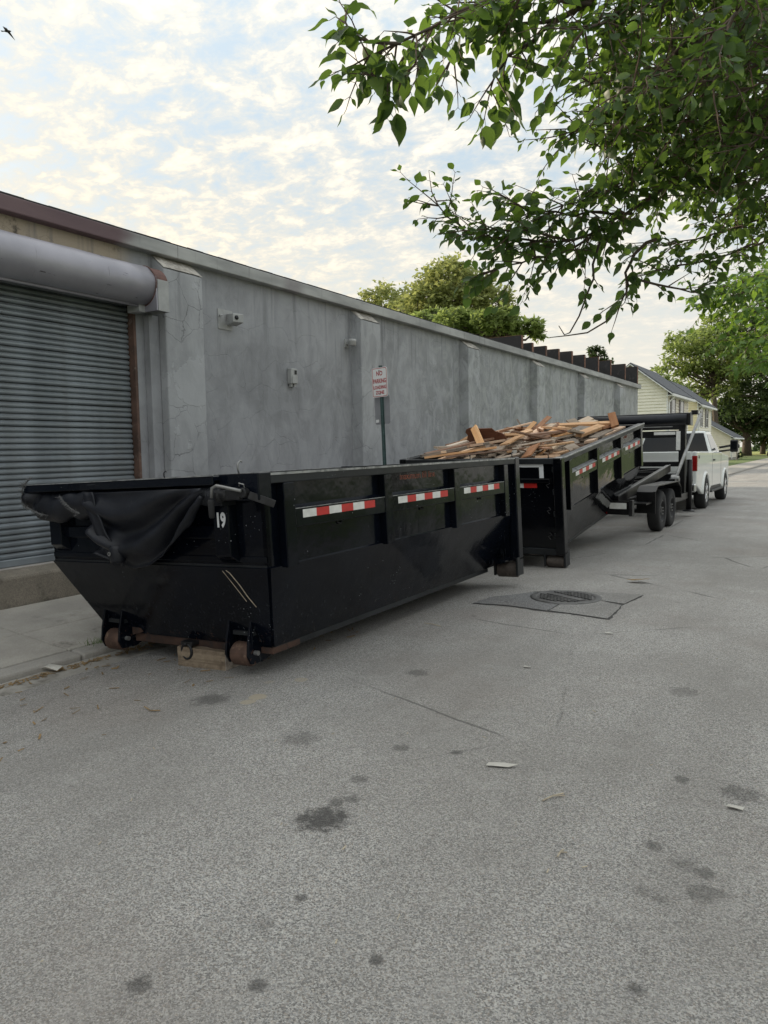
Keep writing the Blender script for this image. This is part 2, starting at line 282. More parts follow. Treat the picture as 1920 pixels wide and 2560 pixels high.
def m_leaf(key, a, c2, tr, mixf=.38, rough=.5):
    b = NB(key); oi = b.n('ShaderNodeObjectInfo').outputs['Random']; g = b.n('ShaderNodeNewGeometry'); n = b.noise(g.outputs['Position'], 1.3, 3)
    rp = g.outputs['Random Per Island']; c = b.mix(b.math('FRACT', b.math('ADD', rp, oi)), a, c2); c = b.mix(b.math('MULTIPLY', b.step(n, .35, .65), .35), c, tuple(x*.6 for x in a))
    b.set(color=c, rough=rough, spec=.35); t = b.n('ShaderNodeBsdfTranslucent'); b.put(t.inputs[0], b.mix(rp, tr, tuple(x*.7 for x in tr))); m = b.n('ShaderNodeMixShader'); m.inputs[0].default_value = mixf
    b.t.links.new(b.b.outputs[0], m.inputs[1]); b.t.links.new(t.outputs[0], m.inputs[2]); b.t.links.new(m.outputs[0], b.o.inputs[0]); return b.done(key)
m_leaf('leaf_near', (.024,.055,.020), (.060,.110,.034), (.21,.35,.05), .40); m_leaf('leaf_bright', (.060,.13,.025), (.095,.19,.035), (.25,.40,.05))
m_leaf('leaf_far', (.15,.205,.07), (.235,.29,.095), (.40,.50,.14), .42, .7); m_leaf('leaf_olive', (.19,.225,.085), (.31,.335,.13), (.50,.54,.18), .42, .7); m_leaf('leaf_dark', (.040,.065,.028), (.075,.105,.042), (.12,.19,.05), .3, .7)
# ------------------------------------------------------------------ mesh helpers
class MB:
    def __init__(s): s.v = []; s.f = []
    def add(s, vs, fs):
        o = len(s.v); s.v += [tuple(v) for v in vs]; s.f += [tuple(i+o for i in f) for f in fs]; return s
    def box(s, a, b, M=None):
        (x0,y0,z0),(x1,y1,z1) = a, b
        vs = [Vector(p) for p in ((x0,y0,z0),(x1,y0,z0),(x1,y1,z0),(x0,y1,z0),(x0,y0,z1),(x1,y0,z1),(x1,y1,z1),(x0,y1,z1))]
        if M is not None: vs = [M @ v for v in vs]
        return s.add(vs, [(3,2,1,0),(4,5,6,7),(0,1,5,4),(1,2,6,5),(2,3,7,6),(3,0,4,7)])
    def beam(s, p, q, w, h, up=(0,0,1)):            # rectangular bar from p to q
        p, q = Vector(p), Vector(q); d = (q-p); ln = d.length; d.normalize(); x = d.cross(Vector(up))
        if x.length < 1e-4: x = d.cross(Vector((1,0,0)))
        x.normalize(); z = x.cross(d); vs = []
        for c in (p, q):
            for a, b in ((-1,-1),(1,-1),(1,1),(-1,1)): vs.append(c + x*(a*w/2) + z*(b*h/2))
        return s.add(vs, [(0,1,2,3),(7,6,5,4),(0,4,5,1),(1,5,6,2),(2,6,7,3),(3,7,4,0)])
    def slab(s, pts, th):                            # polygon given a thickness behind its normal
        P = [Vector(p) for p in pts]; n = Vector((0,0,0))
        for i in range(len(P)):
            a, b = P[i], P[(i+1) % len(P)]; n += a.cross(b)
        n.normalize(); k = len(P); Q = [p - n*th for p in P]
        return s.add(P+Q, [tuple(range(k)), tuple(range(2*k-1, k-1, -1))] + [((i+1)%k, i, i+k, (i+1)%k+k) for i in range(k)])
    def tube(s, pts, r, n=8, caps=True):
        P = [Vector(p) for p in pts]; k = len(P); rs = r if isinstance(r, (list, tuple)) else [r]*k
        base = len(s.v); prev = None
        for i, p in enumerate(P):
            t = (P[min(i+1,k-1)] - P[max(i-1,0)])
            if t.length < 1e-9: t = Vector((0,0,1))
            t.normalize()
            if prev is None:
                a = t.cross(Vector((0,0,1)))
                if a.length < 1e-3: a = t.cross(Vector((1,0,0)))
            else: a = prev - t*prev.dot(t)
            a.normalize(); b = t.cross(a); prev = a
            for j in range(n):
                an = 2*PI*j/n; s.v.append(tuple(p + (a*math.cos(an) + b*math.sin(an))*rs[i]))
        for i in range(k-1):
            for j in range(n):
                s.f.append((base+i*n+j, base+i*n+(j+1)%n, base+(i+1)*n+(j+1)%n, base+(i+1)*n+j))
        if caps: s.f.append(tuple(base+j for j in reversed(range(n)))); s.f.append(tuple(base+(k-1)*n+j for j in range(n)))
        return s
    def lathe(s, prof, n=24, M=None, closed=False):  # profile (r, z) turned about local z
        base = len(s.v); k = len(prof)
        for (r, z) in prof:
            for j in range(n):
                a = 2*PI*j/n; v = Vector((r*math.cos(a), r*math.sin(a), z)); s.v.append(tuple(M @ v if M is not None else v))
        for i in range(k if closed else k-1):
            i2 = (i+1) % k
            for j in range(n): s.f.append((base+i*n+j, base+i*n+(j+1)%n, base+i2*n+(j+1)%n, base+i2*n+j))
        if not closed:
            s.f.append(tuple(base+j for j in reversed(range(n)))); s.f.append(tuple(base+(k-1)*n+j for j in range(n)))
        return s
    def grid(s, nu, nv, fn):
        base = len(s.v)
        for i in range(nu+1):
            for j in range(nv+1): s.v.append(tuple(fn(i/nu, j/nv)))
        for i in range(nu):
            for j in range(nv):
                a = base+i*(nv+1)+j; s.f.append((a, a+nv+1, a+nv+2, a+1))
        return s
    def mesh(s, name, mat, smooth=False):
        me = bpy.data.meshes.new(name); me.from_pydata(s.v, [], s.f); me.update()
        if mat: me.materials.append(MATS[mat])
        if smooth:
            for p in me.polygons: p.use_smooth = True
        return me
    def build(s, name, mat, parent=None, smooth=False, bevel=0, loc=None, seg=2, solid=0):
        o = bpy.data.objects.new(name, s.mesh(name, mat, smooth)); COL.objects.link(o)
        if parent: o.parent = parent
        if loc is not None: o.location = loc
        if bevel:
            m = o.modifiers.new('Bevel', 'BEVEL'); m.width = bevel; m.segments = seg; m.limit_method = 'ANGLE'; m.angle_limit = math.radians(35); m.harden_normals = False
        if solid:
            m = o.modifiers.new('Solid', 'SOLIDIFY'); m.thickness = solid
        return o
def tag(o, label=None, cat=None, group=None, kind=None):
    for k, v in (('label', label), ('category', cat), ('group', group), ('kind', kind)):
        if v: o[k] = v
    return o
def empty(name, loc=(0,0,0), rot=(0,0,0), label=None, cat=None, group=None):
    o = bpy.data.objects.new(name, None); COL.objects.link(o); o.location = loc; o.rotation_euler = rot; o.empty_display_size = .1
    return tag(o, label, cat, group)
def structure(name, mb, mat, **k):
    o = mb.build(name, mat, **k); o['kind'] = 'structure'; return o
def text_mesh(name, body, size, mat, parent, M, bold=0.0, xs=1.0, ext=.0015, align='CENTER'):
    cu = bpy.data.curves.new(name, 'FONT'); cu.body = body; cu.size = size; cu.align_x = align; cu.extrude = ext; cu.offset = bold; cu.resolution_u = 3
    t = bpy.data.objects.new('tmp', cu); COL.objects.link(t); bpy.context.view_layer.update()
    me = bpy.data.meshes.new_from_object(t.evaluated_get(bpy.context.evaluated_depsgraph_get())); bpy.data.objects.remove(t)
    me.transform(Matrix.Diagonal((xs,1,1,1))); me.transform(M); me.materials.clear(); me.materials.append(MATS[mat]); me.name = name
    o = bpy.data.objects.new(name, me); COL.objects.link(o); o.parent = parent; return o
def basis(o, x, y):
    x, y = Vector(x).normalized(), Vector(y).normalized(); z = x.cross(y)
    return Matrix(((x.x,y.x,z.x,o[0]),(x.y,y.y,z.y,o[1]),(x.z,y.z,z.z,o[2]),(0,0,0,1)))
def rz(x):                                            # road crown: falls to the gutter on the left
    return -0.036*max(0.0, -2.9-x) if x > -5.3 else -0.036*2.4
def walk_z(x): return -.028 + (.115+.028)*min(1, max(0, (-5.3-x)/1.67))
# ------------------------------------------------------------------ ground, road, pavement
G = MB(); G.add([(-600,-300,-.30),(600,-300,-.30),(600,900,-.30),(-600,900,-.30)], [(0,1,2,3)]); structure('ground', G, 'grass')
m = MB(); ys = [-14, -2, 0, 2, 4, 6, 8, 10, 14, 20, 30, 45, 70, 110, 170]; xs = [-4.98,-4.4,-3.8,-3.3,-2.9,-1.5,0,2.2,4.4]
m.v = [(x,y,rz(x)) for y in ys for x in xs]; n_ = len(xs)
m.f = [(j*n_+i, j*n_+i+1, (j+1)*n_+i+1, (j+1)*n_+i) for j in range(len(ys)-1) for i in range(n_-1)]
road = structure('road', m, 'asphalt')
# concrete gutter, slab by slab
gut = structure('gutter', MB().box((-5.28,-14,-.25),(-4.99,170,-.10)), 'dark_gap')
y = -2.0; k = 0
while y < 33:
    ln = 2.4+.2*math.sin(k*1.7); MB().add([(-5.285,y+.006,-.2),(-4.975,y+.006,-.2),(-4.975,y+ln-.006,-.2),(-5.285,y+ln-.006,-.2),(-5.285,y+.006,-.076),(-4.975,y+.006,-.071),(-4.975,y+ln-.006,-.071),(-5.285,y+ln-.006,-.076)], [(3,2,1,0),(4,5,6,7),(0,1,5,4),(1,2,6,5),(2,3,7,6),(3,0,4,7)]).build('gutter_slab', 'gutter', gut, bevel=.006, seg=1); y += ln; k += 1
MB().box((-5.285,y,-.2),(-4.975,170,-.073)).build('gutter_slab', 'gutter', gut)
# pavement slabs, each with its own edges
pav = structure('pavement', MB().add([(-7.3,-14,.02),(-5.32,-14,-.12),(-5.32,34,-.12),(-7.3,34,.02)], [(0,1,2,3)]), 'dark_gap')
y = -2.6; k = 0
while y < 32:
    ln = 1.62; e = .007; dz = .006*math.sin(k*2.3)
    for (xa, xb) in ((-6.14,-5.47), (-6.97,-6.14)):
        za, zb = walk_z(xa)+dz, walk_z(xb)+dz*.6
        MB().add([(xa+e,y+e,za-.14),(xb-e,y+e,zb-.14),(xb-e,y+ln-e,zb-.14),(xa+e,y+ln-e,za-.14),(xa+e,y+e,za),(xb-e,y+e,zb),(xb-e,y+ln-e,zb),(xa+e,y+ln-e,za)], [(3,2,1,0),(4,5,6,7),(0,1,5,4),(1,2,6,5),(2,3,7,6),(3,0,4,7)]).build('paving_slab', 'sidewalk', pav, bevel=.008, seg=1)
    MB().add([(-5.463,y+e,-.2),(-5.29,y+e,-.2),(-5.29,y+ln-e,-.2),(-5.463,y+ln-e,-.2),(-5.463,y+e,-.014),(-5.29,y+e,-.026),(-5.29,y+ln-e,-.026),(-5.463,y+ln-e,-.014)], [(3,2,1,0),(4,5,6,7),(0,1,5,4),(1,2,6,5),(2,3,7,6),(3,0,4,7)]).build('kerb_stone', 'kerb', pav, bevel=.02)
    y += ln; k += 1
far = structure('far_pavement', MB().add([(-7.0,33,-.12),(-5.29,33,-.12),(-5.29,170,-.12),(-7.0,170,-.12),(-7.0,33,.05),(-5.29,33,.02),(-5.29,170,.02),(-7.0,170,.05)], [(4,5,6,7),(0,1,5,4),(1,2,6,5),(3,0,4,7)]), 'sidewalk')
structure('lawn', MB().add([(-60,33,.0),(-7.0,33,.06),(-7.0,170,.06),(-60,170,.0),(-60,33,-.3),(-7.0,33,-.3)], [(0,1,2,3),(0,4,5,1)]), 'grass')
structure('far_verge', MB().add([(-5.29,33,.018),(-5.12,33,.0),(-5.12,170,.0),(-5.29,170,.018),(-5.12,33,-.07),(-5.12,170,-.07)], [(0,1,2,3),(1,4,5,2)]), 'kerb')
# right-hand kerb and verge (off frame, seen in reflections)
structure('right_kerb', MB().box((4.4,-14,-.2),(4.56,170,.12)), 'kerb', bevel=.02)
structure('right_verge', MB().add([(4.56,-14,.11),(60,-14,.2),(60,170,.2),(4.56,170,.11)], [(0,1,2,3)]), 'grass')
# dock step in front of the door
stp = structure('dock_step', MB().add([(-7.3,-3,0),(-6.985,-3,0),(-6.985,9.2,0),(-7.3,9.2,0),(-7.3,-3,.455),(-6.985,-3,.425),(-6.985,9.2,.425),(-7.3,9.2,.455)], [(3,2,1,0),(4,5,6,7),(0,1,5,4),(1,2,6,5),(2,3,7,6),(3,0,4,7)]), 'step', bevel=.03)
# repaired patch and manhole
pp = [(-3.25,7.07),(-3.22,7.49),(-3.0,7.75),(-2.86,7.95),(-2.55,8.18),(-1.72,8.29),(-1.80,7.66),(-1.75,6.91),(-2.17,6.99),(-2.5,7.0),(-2.76,7.06)]
def inset(poly, k):
    c0 = sum(p[0] for p in poly)/len(poly); c1 = sum(p[1] for p in poly)/len(poly); return [(c0+(x-c0)*k, c1+(y-c1)*k) for x, y in poly]
def jag(poly, step=.06, amp=.012):
    r = random.Random(3); o = []
    for i in range(len(poly)):
        a, b_ = Vector((*poly[i],0)), Vector((*poly[(i+1)%len(poly)],0)); n_ = max(1, int((b_-a).length/step))
        for j in range(n_): p = a.lerp(b_, j/n_); o.append((p.x+r.uniform(-amp,amp), p.y+r.uniform(-amp,amp)))
    return o
jp = jag(pp); cxp = sum(p[0] for p in jp)/len(jp); cyp = sum(p[1] for p in jp)/len(jp)
mm = MB(); mm.add([(x,y,rz(x)+.003) for x, y in inset(jp, .978)], [tuple(range(len(jp)))]); structure('patch_joint', mm, 'crack_fill')
right = [(-2.36,7.02),(-2.17,7.03),(-1.78,6.94),(-1.81,7.25),(-2.08,7.62),(-2.15,7.8),(-2.35,7.50)]
def inset(poly, k):
    c0 = sum(p[0] for p in poly)/len(poly); c1 = sum(p[1] for p in poly)/len(poly); return [(c0+(x-c0)*k, c1+(y-c1)*k) for x, y in poly]
seal = [(-3.22,7.10),(-3.19,7.47),(-2.99,7.70),(-2.86,7.88),(-2.62,8.0),(-2.42,7.75),(-2.40,7.40),(-2.40,7.03),(-2.76,7.09)]
a1 = [(-2.38,7.05),(-2.17,7.02),(-1.79,6.945),(-1.80,7.35),(-1.82,7.60),(-2.06,7.74),(-2.28,7.78),(-2.38,7.6)]
a2 = [(-2.27,7.80),(-2.05,7.765),(-1.815,7.69),(-1.745,8.265),(-2.54,8.155),(-2.72,8.02),(-2.60,8.02),(-2.40,7.80)]
for nm, poly, mt in (('patch_piece', seal, 'asphalt_seal'), ('patch_piece', a1, 'asphalt_patch'), ('patch_piece', a2, 'asphalt_patch')):
    j = jag(inset(poly, 1.0), .05, .006); o = MB().add([(x,y,rz(x)+.008) for x, y in j], [tuple(range(len(j)))]).build(nm, mt); o['kind'] = 'structure'
mh = empty('manhole_cover', (-2.44,7.75,.010), (0,0,math.radians(-28)), 'round cast iron manhole cover with raised studs set in the asphalt patch', 'manhole cover')
MB().lathe([(.30,-.02),(.372,-.02),(.372,.006),(.352,.010),(.318,.010),(.30,.004)], 40, closed=True).build('frame_ring', 'iron', mh, True)
MB().lathe([(.0,-.02),(.296,-.02),(.296,.003),(.0,.003)], 40).build('lid', 'iron', mh)
MB().box((-.245,-.045,.003),(.245,.045,.013)).build('plain_band', 'iron', mh, bevel=.004)
st = MB(); 
for i in range(-5, 6):
    for j in range(-5, 6):
        x, y = i*.05, j*.05
        if math.hypot(x,y) < .27 and abs(y) > .055: st.box((x-.016,y-.016,.003),(x+.016,y+.016,.015))
o = st.build('studs', 'iron', mh); o['kind'] = 'stuff'
# ------------------------------------------------------------------ warehouse
WX = -7.27
wh = empty('warehouse', (-7.27,14,0), (0,0,0), 'long low grey stucco warehouse with buttresses and a roller door', 'warehouse')
wo = Vector((-7.27,14,0))
def wpart(name, mb, mat, parent=None, **k):
    mb.v = [(x-wo.x, y-wo.y, z-wo.z) for x, y, z in mb.v]; return mb.build(name, mat, parent or wh, **k)
D0, D1, DT = 2.0, 6.29, 3.52
w = MB(); w.box((-7.57,D1,-.3),(WX,32.9,4.10)).box((-7.57,-14,-.3),(WX,D0,4.10)).box((-7.57,D0,DT),(WX,D1,4.10)).box((-22,32.62,-.3),(-7.57,32.9,4.1)).box((-22.3,-14,-.3),(-22,32.9,4.1)).box((-22,-14,-.3),(-7.57,-13.7,4.1))
wpart('wall', w, 'stucco')
wpart('roof', MB().box((-22.3,-14,4.10),(-7.30,32.9,4.17)), 'roof_black')
cop = MB()
for (ya, yb) in ((-14,6.9),(6.9,15.35),(15.355,19.85),(19.855,24.3),(24.305,29.1),(29.105,32.98)):
    c_ = MB().box((-7.5,ya,4.055),(WX+.13,yb-.004,4.215)); wpart('coping', c_, 'coping', bevel=.012)
edge = MB(); 
for i in range(160):
    y0 = -12+i*.2805; edge.box((-7.52,y0,4.215),(WX+.118+.004*math.sin(i*1.9)*math.sin(i*.37),y0+.281,4.234+.002*math.sin(i*2.7)))
wpart('roof_edge', edge, 'roof_black')
for i, y0 in enumerate((6.57,10.98,15.37,19.86,24.33,29.05, -2.9)):
    wd_ = .645; x1 = WX+.215
    p_ = MB(); zt = 4.0; zs = 3.865
    p_.add([(WX,y0,-.2),(x1,y0,-.2),(x1,y0,zs),(WX,y0,zt+.05),(WX,y0+wd_,-.2),(x1,y0+wd_,-.2),(x1,y0+wd_,zs),(WX,y0+wd_,zt+.05)], [(0,1,2,3),(7,6,5,4),(1,5,6,2),(0,4,5,1),(3,2,6,7)])
    o = wpart('buttress', p_, 'stucco_pillar', bevel=.015)
    cp = MB(); r = random.Random(i); e0 = [r.uniform(-.025,.025) for _ in range(9)]
    def capf(u, v, y0=y0, e0=e0):
        x = (WX-.0) + (x1+.006-WX)*v; z = zt+.058+(zs-zt-.05)*v + (.008 if 0 < u < 1 else 0) + e0[int(u*8)]*.4*(1 if 0 < v < 1 else .3); return (x, y0-.006+(wd_+.012)*u, z)
    cp.grid(8, 4, capf); wpart('buttress_cap', cp, 'pillar_cap', o)
    cap = bpy.data.objects[o.children[0].name] if o.children else None
# inner pilaster by the door, roller door, jamb, hood
wpart('door_pilaster', MB().box((WX,6.41,-.1),(WX+.10,6.566,3.30)), 'stucco', bevel=.008)
door = wpart('roller_door', MB().box((-7.50,D0+.02,.46),(-7.375,D1-.02,3.50)), 'dark_gap')
pitch = .0632; z = .545; sl_mesh = None; lw = D1-D0-.10
prof = [(0,0),(.020,.006),(.026,.018),(.026,.036),(.014,.046),(.003,.054),(0,.0600)]
sm = MB(); k_ = len(prof)
sm.v = [(x, yy, zz_) for yy in (0, lw) for x, zz_ in prof]; sm.f = [(i, i+1, i+1+k_, i+k_) for i in range(k_-1)] + [tuple(range(k_)), tuple(range(2*k_-1, k_-1, -1))]
sl_me = sm.mesh('slat', 'door_slat')
while z < 3.40:
    o = bpy.data.objects.new('slat', sl_me); COL.objects.link(o); o.parent = door; o.location = (-7.372-wo.x+random.uniform(-.003,.003), D0+.05-wo.y, z+random.uniform(-.0015,.0015)); o.rotation_euler = (random.gauss(0,.0006),0,random.gauss(0,.0008)); z += pitch
wpart('bottom_bar', MB().box((-7.385,D0+.03,.462),(-7.330,D1-.03,.542)), 'door_slat', door, bevel=.01)
wpart('door_sill', MB().box((-7.57,D0,.0),(WX,D1,.46)), 'step_top', bevel=.01)
for (ya, yb) in ((6.25,6.29),(2.0,2.04)): wpart('door_jamb', MB().box((-7.372,ya,.46),(-7.262,yb,3.5)), 'jamb_rust', bevel=.006)
hc = (WX+.17, 3.60); hr = .225
hm = MB(); nseg = 22; ys_ = [1.75+i*(6.27-1.75)/14 for i in range(15)]
pr = [(hc[0]-.17, hc[1]+hr), (hc[0]-.05, hc[1]+hr+.004)] + [(hc[0]+hr*math.sin(a), hc[1]+hr*math.cos(a)) for a in [i*PI*1.02/nseg for i in range(nseg+1)]]
for j, yy in enumerate(ys_):
    for i, (x, zv) in enumerate(pr): d = .004*math.sin(j*2.1+i*.9); hm.v.append((x+d, yy, zv+d*.6))
kk = len(pr); hm.f = [(j*kk+i, (j+1)*kk+i, (j+1)*kk+i+1, j*kk+i+1) for j in range(len(ys_)-1) for i in range(kk-1)]
hood = wpart('door_hood', hm, 'hood_grey', smooth=True, solid=.004)
for ysm in (3.3, 4.75, 5.62): wpart('hood_seam', MB().tube([(hc[0]+(hr+.002)*math.sin(a), ysm, hc[1]+(hr+.002)*math.cos(a)) for a in [i*PI/14 for i in range(15)]], .004, 5), 'hood_grey', hood)
lip = MB().tube([(hc[0]+.01,1.75,hc[1]-hr-.012),(hc[0]+.01,6.27,hc[1]-hr-.012)], .017, 10); wpart('hood_lip', lip, 'hood_grey', hood, smooth=True)
bk = MB(); ring = [(hc[0]+(hr+.006)*math.sin(a), hc[1]+(hr+.006)*math.cos(a)) for a in [i*PI*.5/8 for i in range(9)]]
bk.slab([(x, 6.290, z_) for x, z_ in [(WX,hc[1]+hr)]+ring+[(hc[0]+hr+.006,3.30),(WX,3.30)]], .02); wpart('hood_end_plate', bk, 'hood_grey', hood)
bk = MB(); 
for i in range(len(ring)-1):
    (xa, za), (xb, zb_) = ring[i], ring[i+1]; bk.add([(xa,6.292,za),(xb,6.292,zb_),(xb,6.46,zb_),(xa,6.46,za)], [(0,1,2,3)])
wpart('hood_cap', bk, 'hood_rust', hood, solid=.006)
bk = MB().box((hc[0]+hr-.02,6.295,3.30),(hc[0]+hr+.010,6.46,hc[1]+.06)).slab([(WX,6.46,3.30),(hc[0]+hr,6.46,3.30),(hc[0]+hr,6.46,hc[1]),(hc[0]+hr*.7,6.46,hc[1]+hr*.7),(WX,6.46,hc[1]+hr)], .01)
wpart('hood_bracket', bk, 'fixture_grey', hood); wpart('hood_strap', MB().tube([(hc[0]+(hr+.004)*math.sin(a), 6.275, hc[1]+(hr+.008)*math.cos(a)) for a in [i*PI*.95/14 for i in range(15)]], .010, 6), 'hood_rust', hood)
wpart('bracket_foot', MB().box((WX,6.18,3.295),(WX+.20,6.29,3.38)), 'fixture_grey', hood)
# black upstand fins on the far roof
for (yy, zt_) in ((19.22,4.62),(20.03,4.51),(21.16,4.55),(22.32,4.59),(23.64,4.66),(25.04,4.69),(26.70,4.78),(28.39,4.82),(30.6,4.89),(32.75,4.97)):
    f_ = wpart('roof_fin', MB().box((-12.5,yy-.05,4.165),(-7.262,yy+.05,zt_)), 'roof_black')
    wpart('fin_edge', MB().box((-7.258,yy-.055,4.236),(-7.244,yy+.055,zt_+.005)), 'fin_edge', f_); wpart('fin_cap', MB().box((-12.5,yy-.054,zt_+.001),(-7.262,yy+.054,zt_+.009)), 'fin_edge', f_)
# wall fixtures
fx = empty('wall_lamp', (WX,7.84,3.46), (0,0,0), 'grey boxy wall lamp on a square plate high on the stucco wall', 'wall lamp')
MB().box((0,-.14,-.15),(.012,.14,.12)).build('back_plate', 'fixture_grey', fx, bevel=.004)
MB().slab([(.012,.02,.07),(.20,-.05,.05),(.20,-.05,-.07),(.012,.02,-.09)], -.16).build('housing', 'fixture_grey', fx, bevel=.012)
MB().lathe([(.02,0),(.03,.012),(.03,.03),(.018,.04)], 12, basis((.20,.0,-.005),(0,1,0),(0,0,1))).build('lens', 'steel_dark', fx, True)
MB().tube([(.01,-.1,.03),(.05,-.1,.03),(.05,-.15,.02)], .012, 8).build('conduit', 'fixture_grey', fx)
fx = empty('junction_box', (WX,9.26,2.77), (0,0,0), 'small upright grey electric box with a dark slot on the stucco wall', 'electric box')
MB().box((0,-.075,-.11),(.085,.075,.13)).build('case', 'fixture_grey', fx, bevel=.012); MB().box((.085,.0,.04),(.092,.05,.10)).build('slot', 'dark_gap', fx)
MB().box((.02,-.06,-.15),(.06,-.02,-.108)).box((.02,.015,-.15),(.06,.055,-.108)).build('cable_gland', 'fixture_grey', fx)
MB().box((.085,-.065,-.10),(.098,.065,.02)).build('cover', 'fixture_grey', fx, bevel=.004)
fx = empty('motion_sensor', (WX,10.82,3.47), (0,0,0), 'round grey motion sensor beside the second buttress from the door', 'sensor')
MB().box((0,-.05,-.08),(.02,.05,.06)).build('back_plate', 'fixture_grey', fx); MB().lathe([(.055,-.06),(.068,-.05),(.068,.0),(.072,.004),(.072,.04),(.06,.052)], 18, Matrix.Translation((.13,.0,0))).build('head', 'fixture_grey', fx, True)
MB().box((.015,-.03,-.03),(.10,.03,.02)).build('neck', 'fixture_grey', fx)
fx = empty('padlock_hasp', (WX+.012,6.31,1.12), (0,0,0), 'bright round lock on the rusty jamb of the roller door', 'lock')
MB().lathe([(.022,0),(.03,.006),(.03,.02),(.014,.028)], 14, basis((0,.06,0),(0,1,0),(0,0,1))).build('lock_body', 'chrome', fx, True); MB().box((0,-.01,-.012),(.012,.07,.012)).build('hasp', 'steel_dark', fx)
# ------------------------------------------------------------------ no-parking sign
sg = empty('parking_sign', (-6.01,10.0,walk_z(-6.01)+.02), (0,math.radians(-2.0),math.radians(-8)), 'white no parking loading zone sign with red letters on green channel post', 'street sign')
post = MB(); 
for x0, x1, y0, y1 in ((-.014,.014,.0,.004),(-.018,-.014,-.0,.026),(.014,.018,0,.026),(-.036,-.018,.022,.026),(.018,.036,.022,.026)): post.box((x0,y0,-.08),(x1,y1,2.88))
post.build('channel_post', 'post_green', sg)
ho = MB()
for i in range(100): z_ = .25+i*.0254; ho.box((-.0045,-.0018,z_),(.0045,.0,z_+.011)).box((.022,.0202,z_),(.031,.022,z_+.011))
o = ho.build('post_holes', 'dark_gap', sg); o['kind'] = 'stuff'
def rrect(w_, h_, r, zc, y, n=5):
    pts = []
    for cx_, cz_, a0 in ((w_/2-r,h_/2-r,0),(-w_/2+r,h_/2-r,90),(-w_/2+r,-h_/2+r,180),(w_/2-r,-h_/2+r,270)):
        for i in range(n+1): a = math.radians(a0+90*i/n); pts.append((cx_+r*math.cos(a), y, zc+cz_+r*math.sin(a)))
    return pts
zc = 2.62
pan = MB().slab(rrect(.305,.457,.035,zc,-.0115), .004).build('sign_panel', 'sign_white', sg)
bd = MB(); o1 = rrect(.288,.440,.030,zc,-.0125); o2 = rrect(.272,.424,.024,zc,-.0125); n_ = len(o1); bd.add(o1+o2, [(i,(i+1)%n_,(i+1)%n_+n_,i+n_) for i in range(n_)]); bd.build('sign_border', 'sign_red', pan, solid=.001)
for body, zz_, sz, xs_ in (('NO',2.725,.098,.80),('PARKING',2.610,.094,.66),('LOADING',2.520,.072,.80),('ZONE',2.440,.072,.84)):
    text_mesh('lettering', body, sz, 'sign_red', pan, basis((0,-.0125,zz_),(1,0,0),(0,0,1)), .0022, xs_, .0006)
for zz_ in (2.80,2.44): MB().lathe([(.011,0),(.011,.004),(.004,.006)], 8, basis((0,-.013,zz_),(1,0,0),(0,0,1))).build('bolt', 'steel_grey', sg)
bp = MB().slab(rrect(.305,.457,.035,2.20,.0275), .003).build('back_panel', 'sign_back', sg)
MB().box((-.14,.0255,2.005),(-.075,.027,2.05)).build('sticker', 'sign_white', bp)
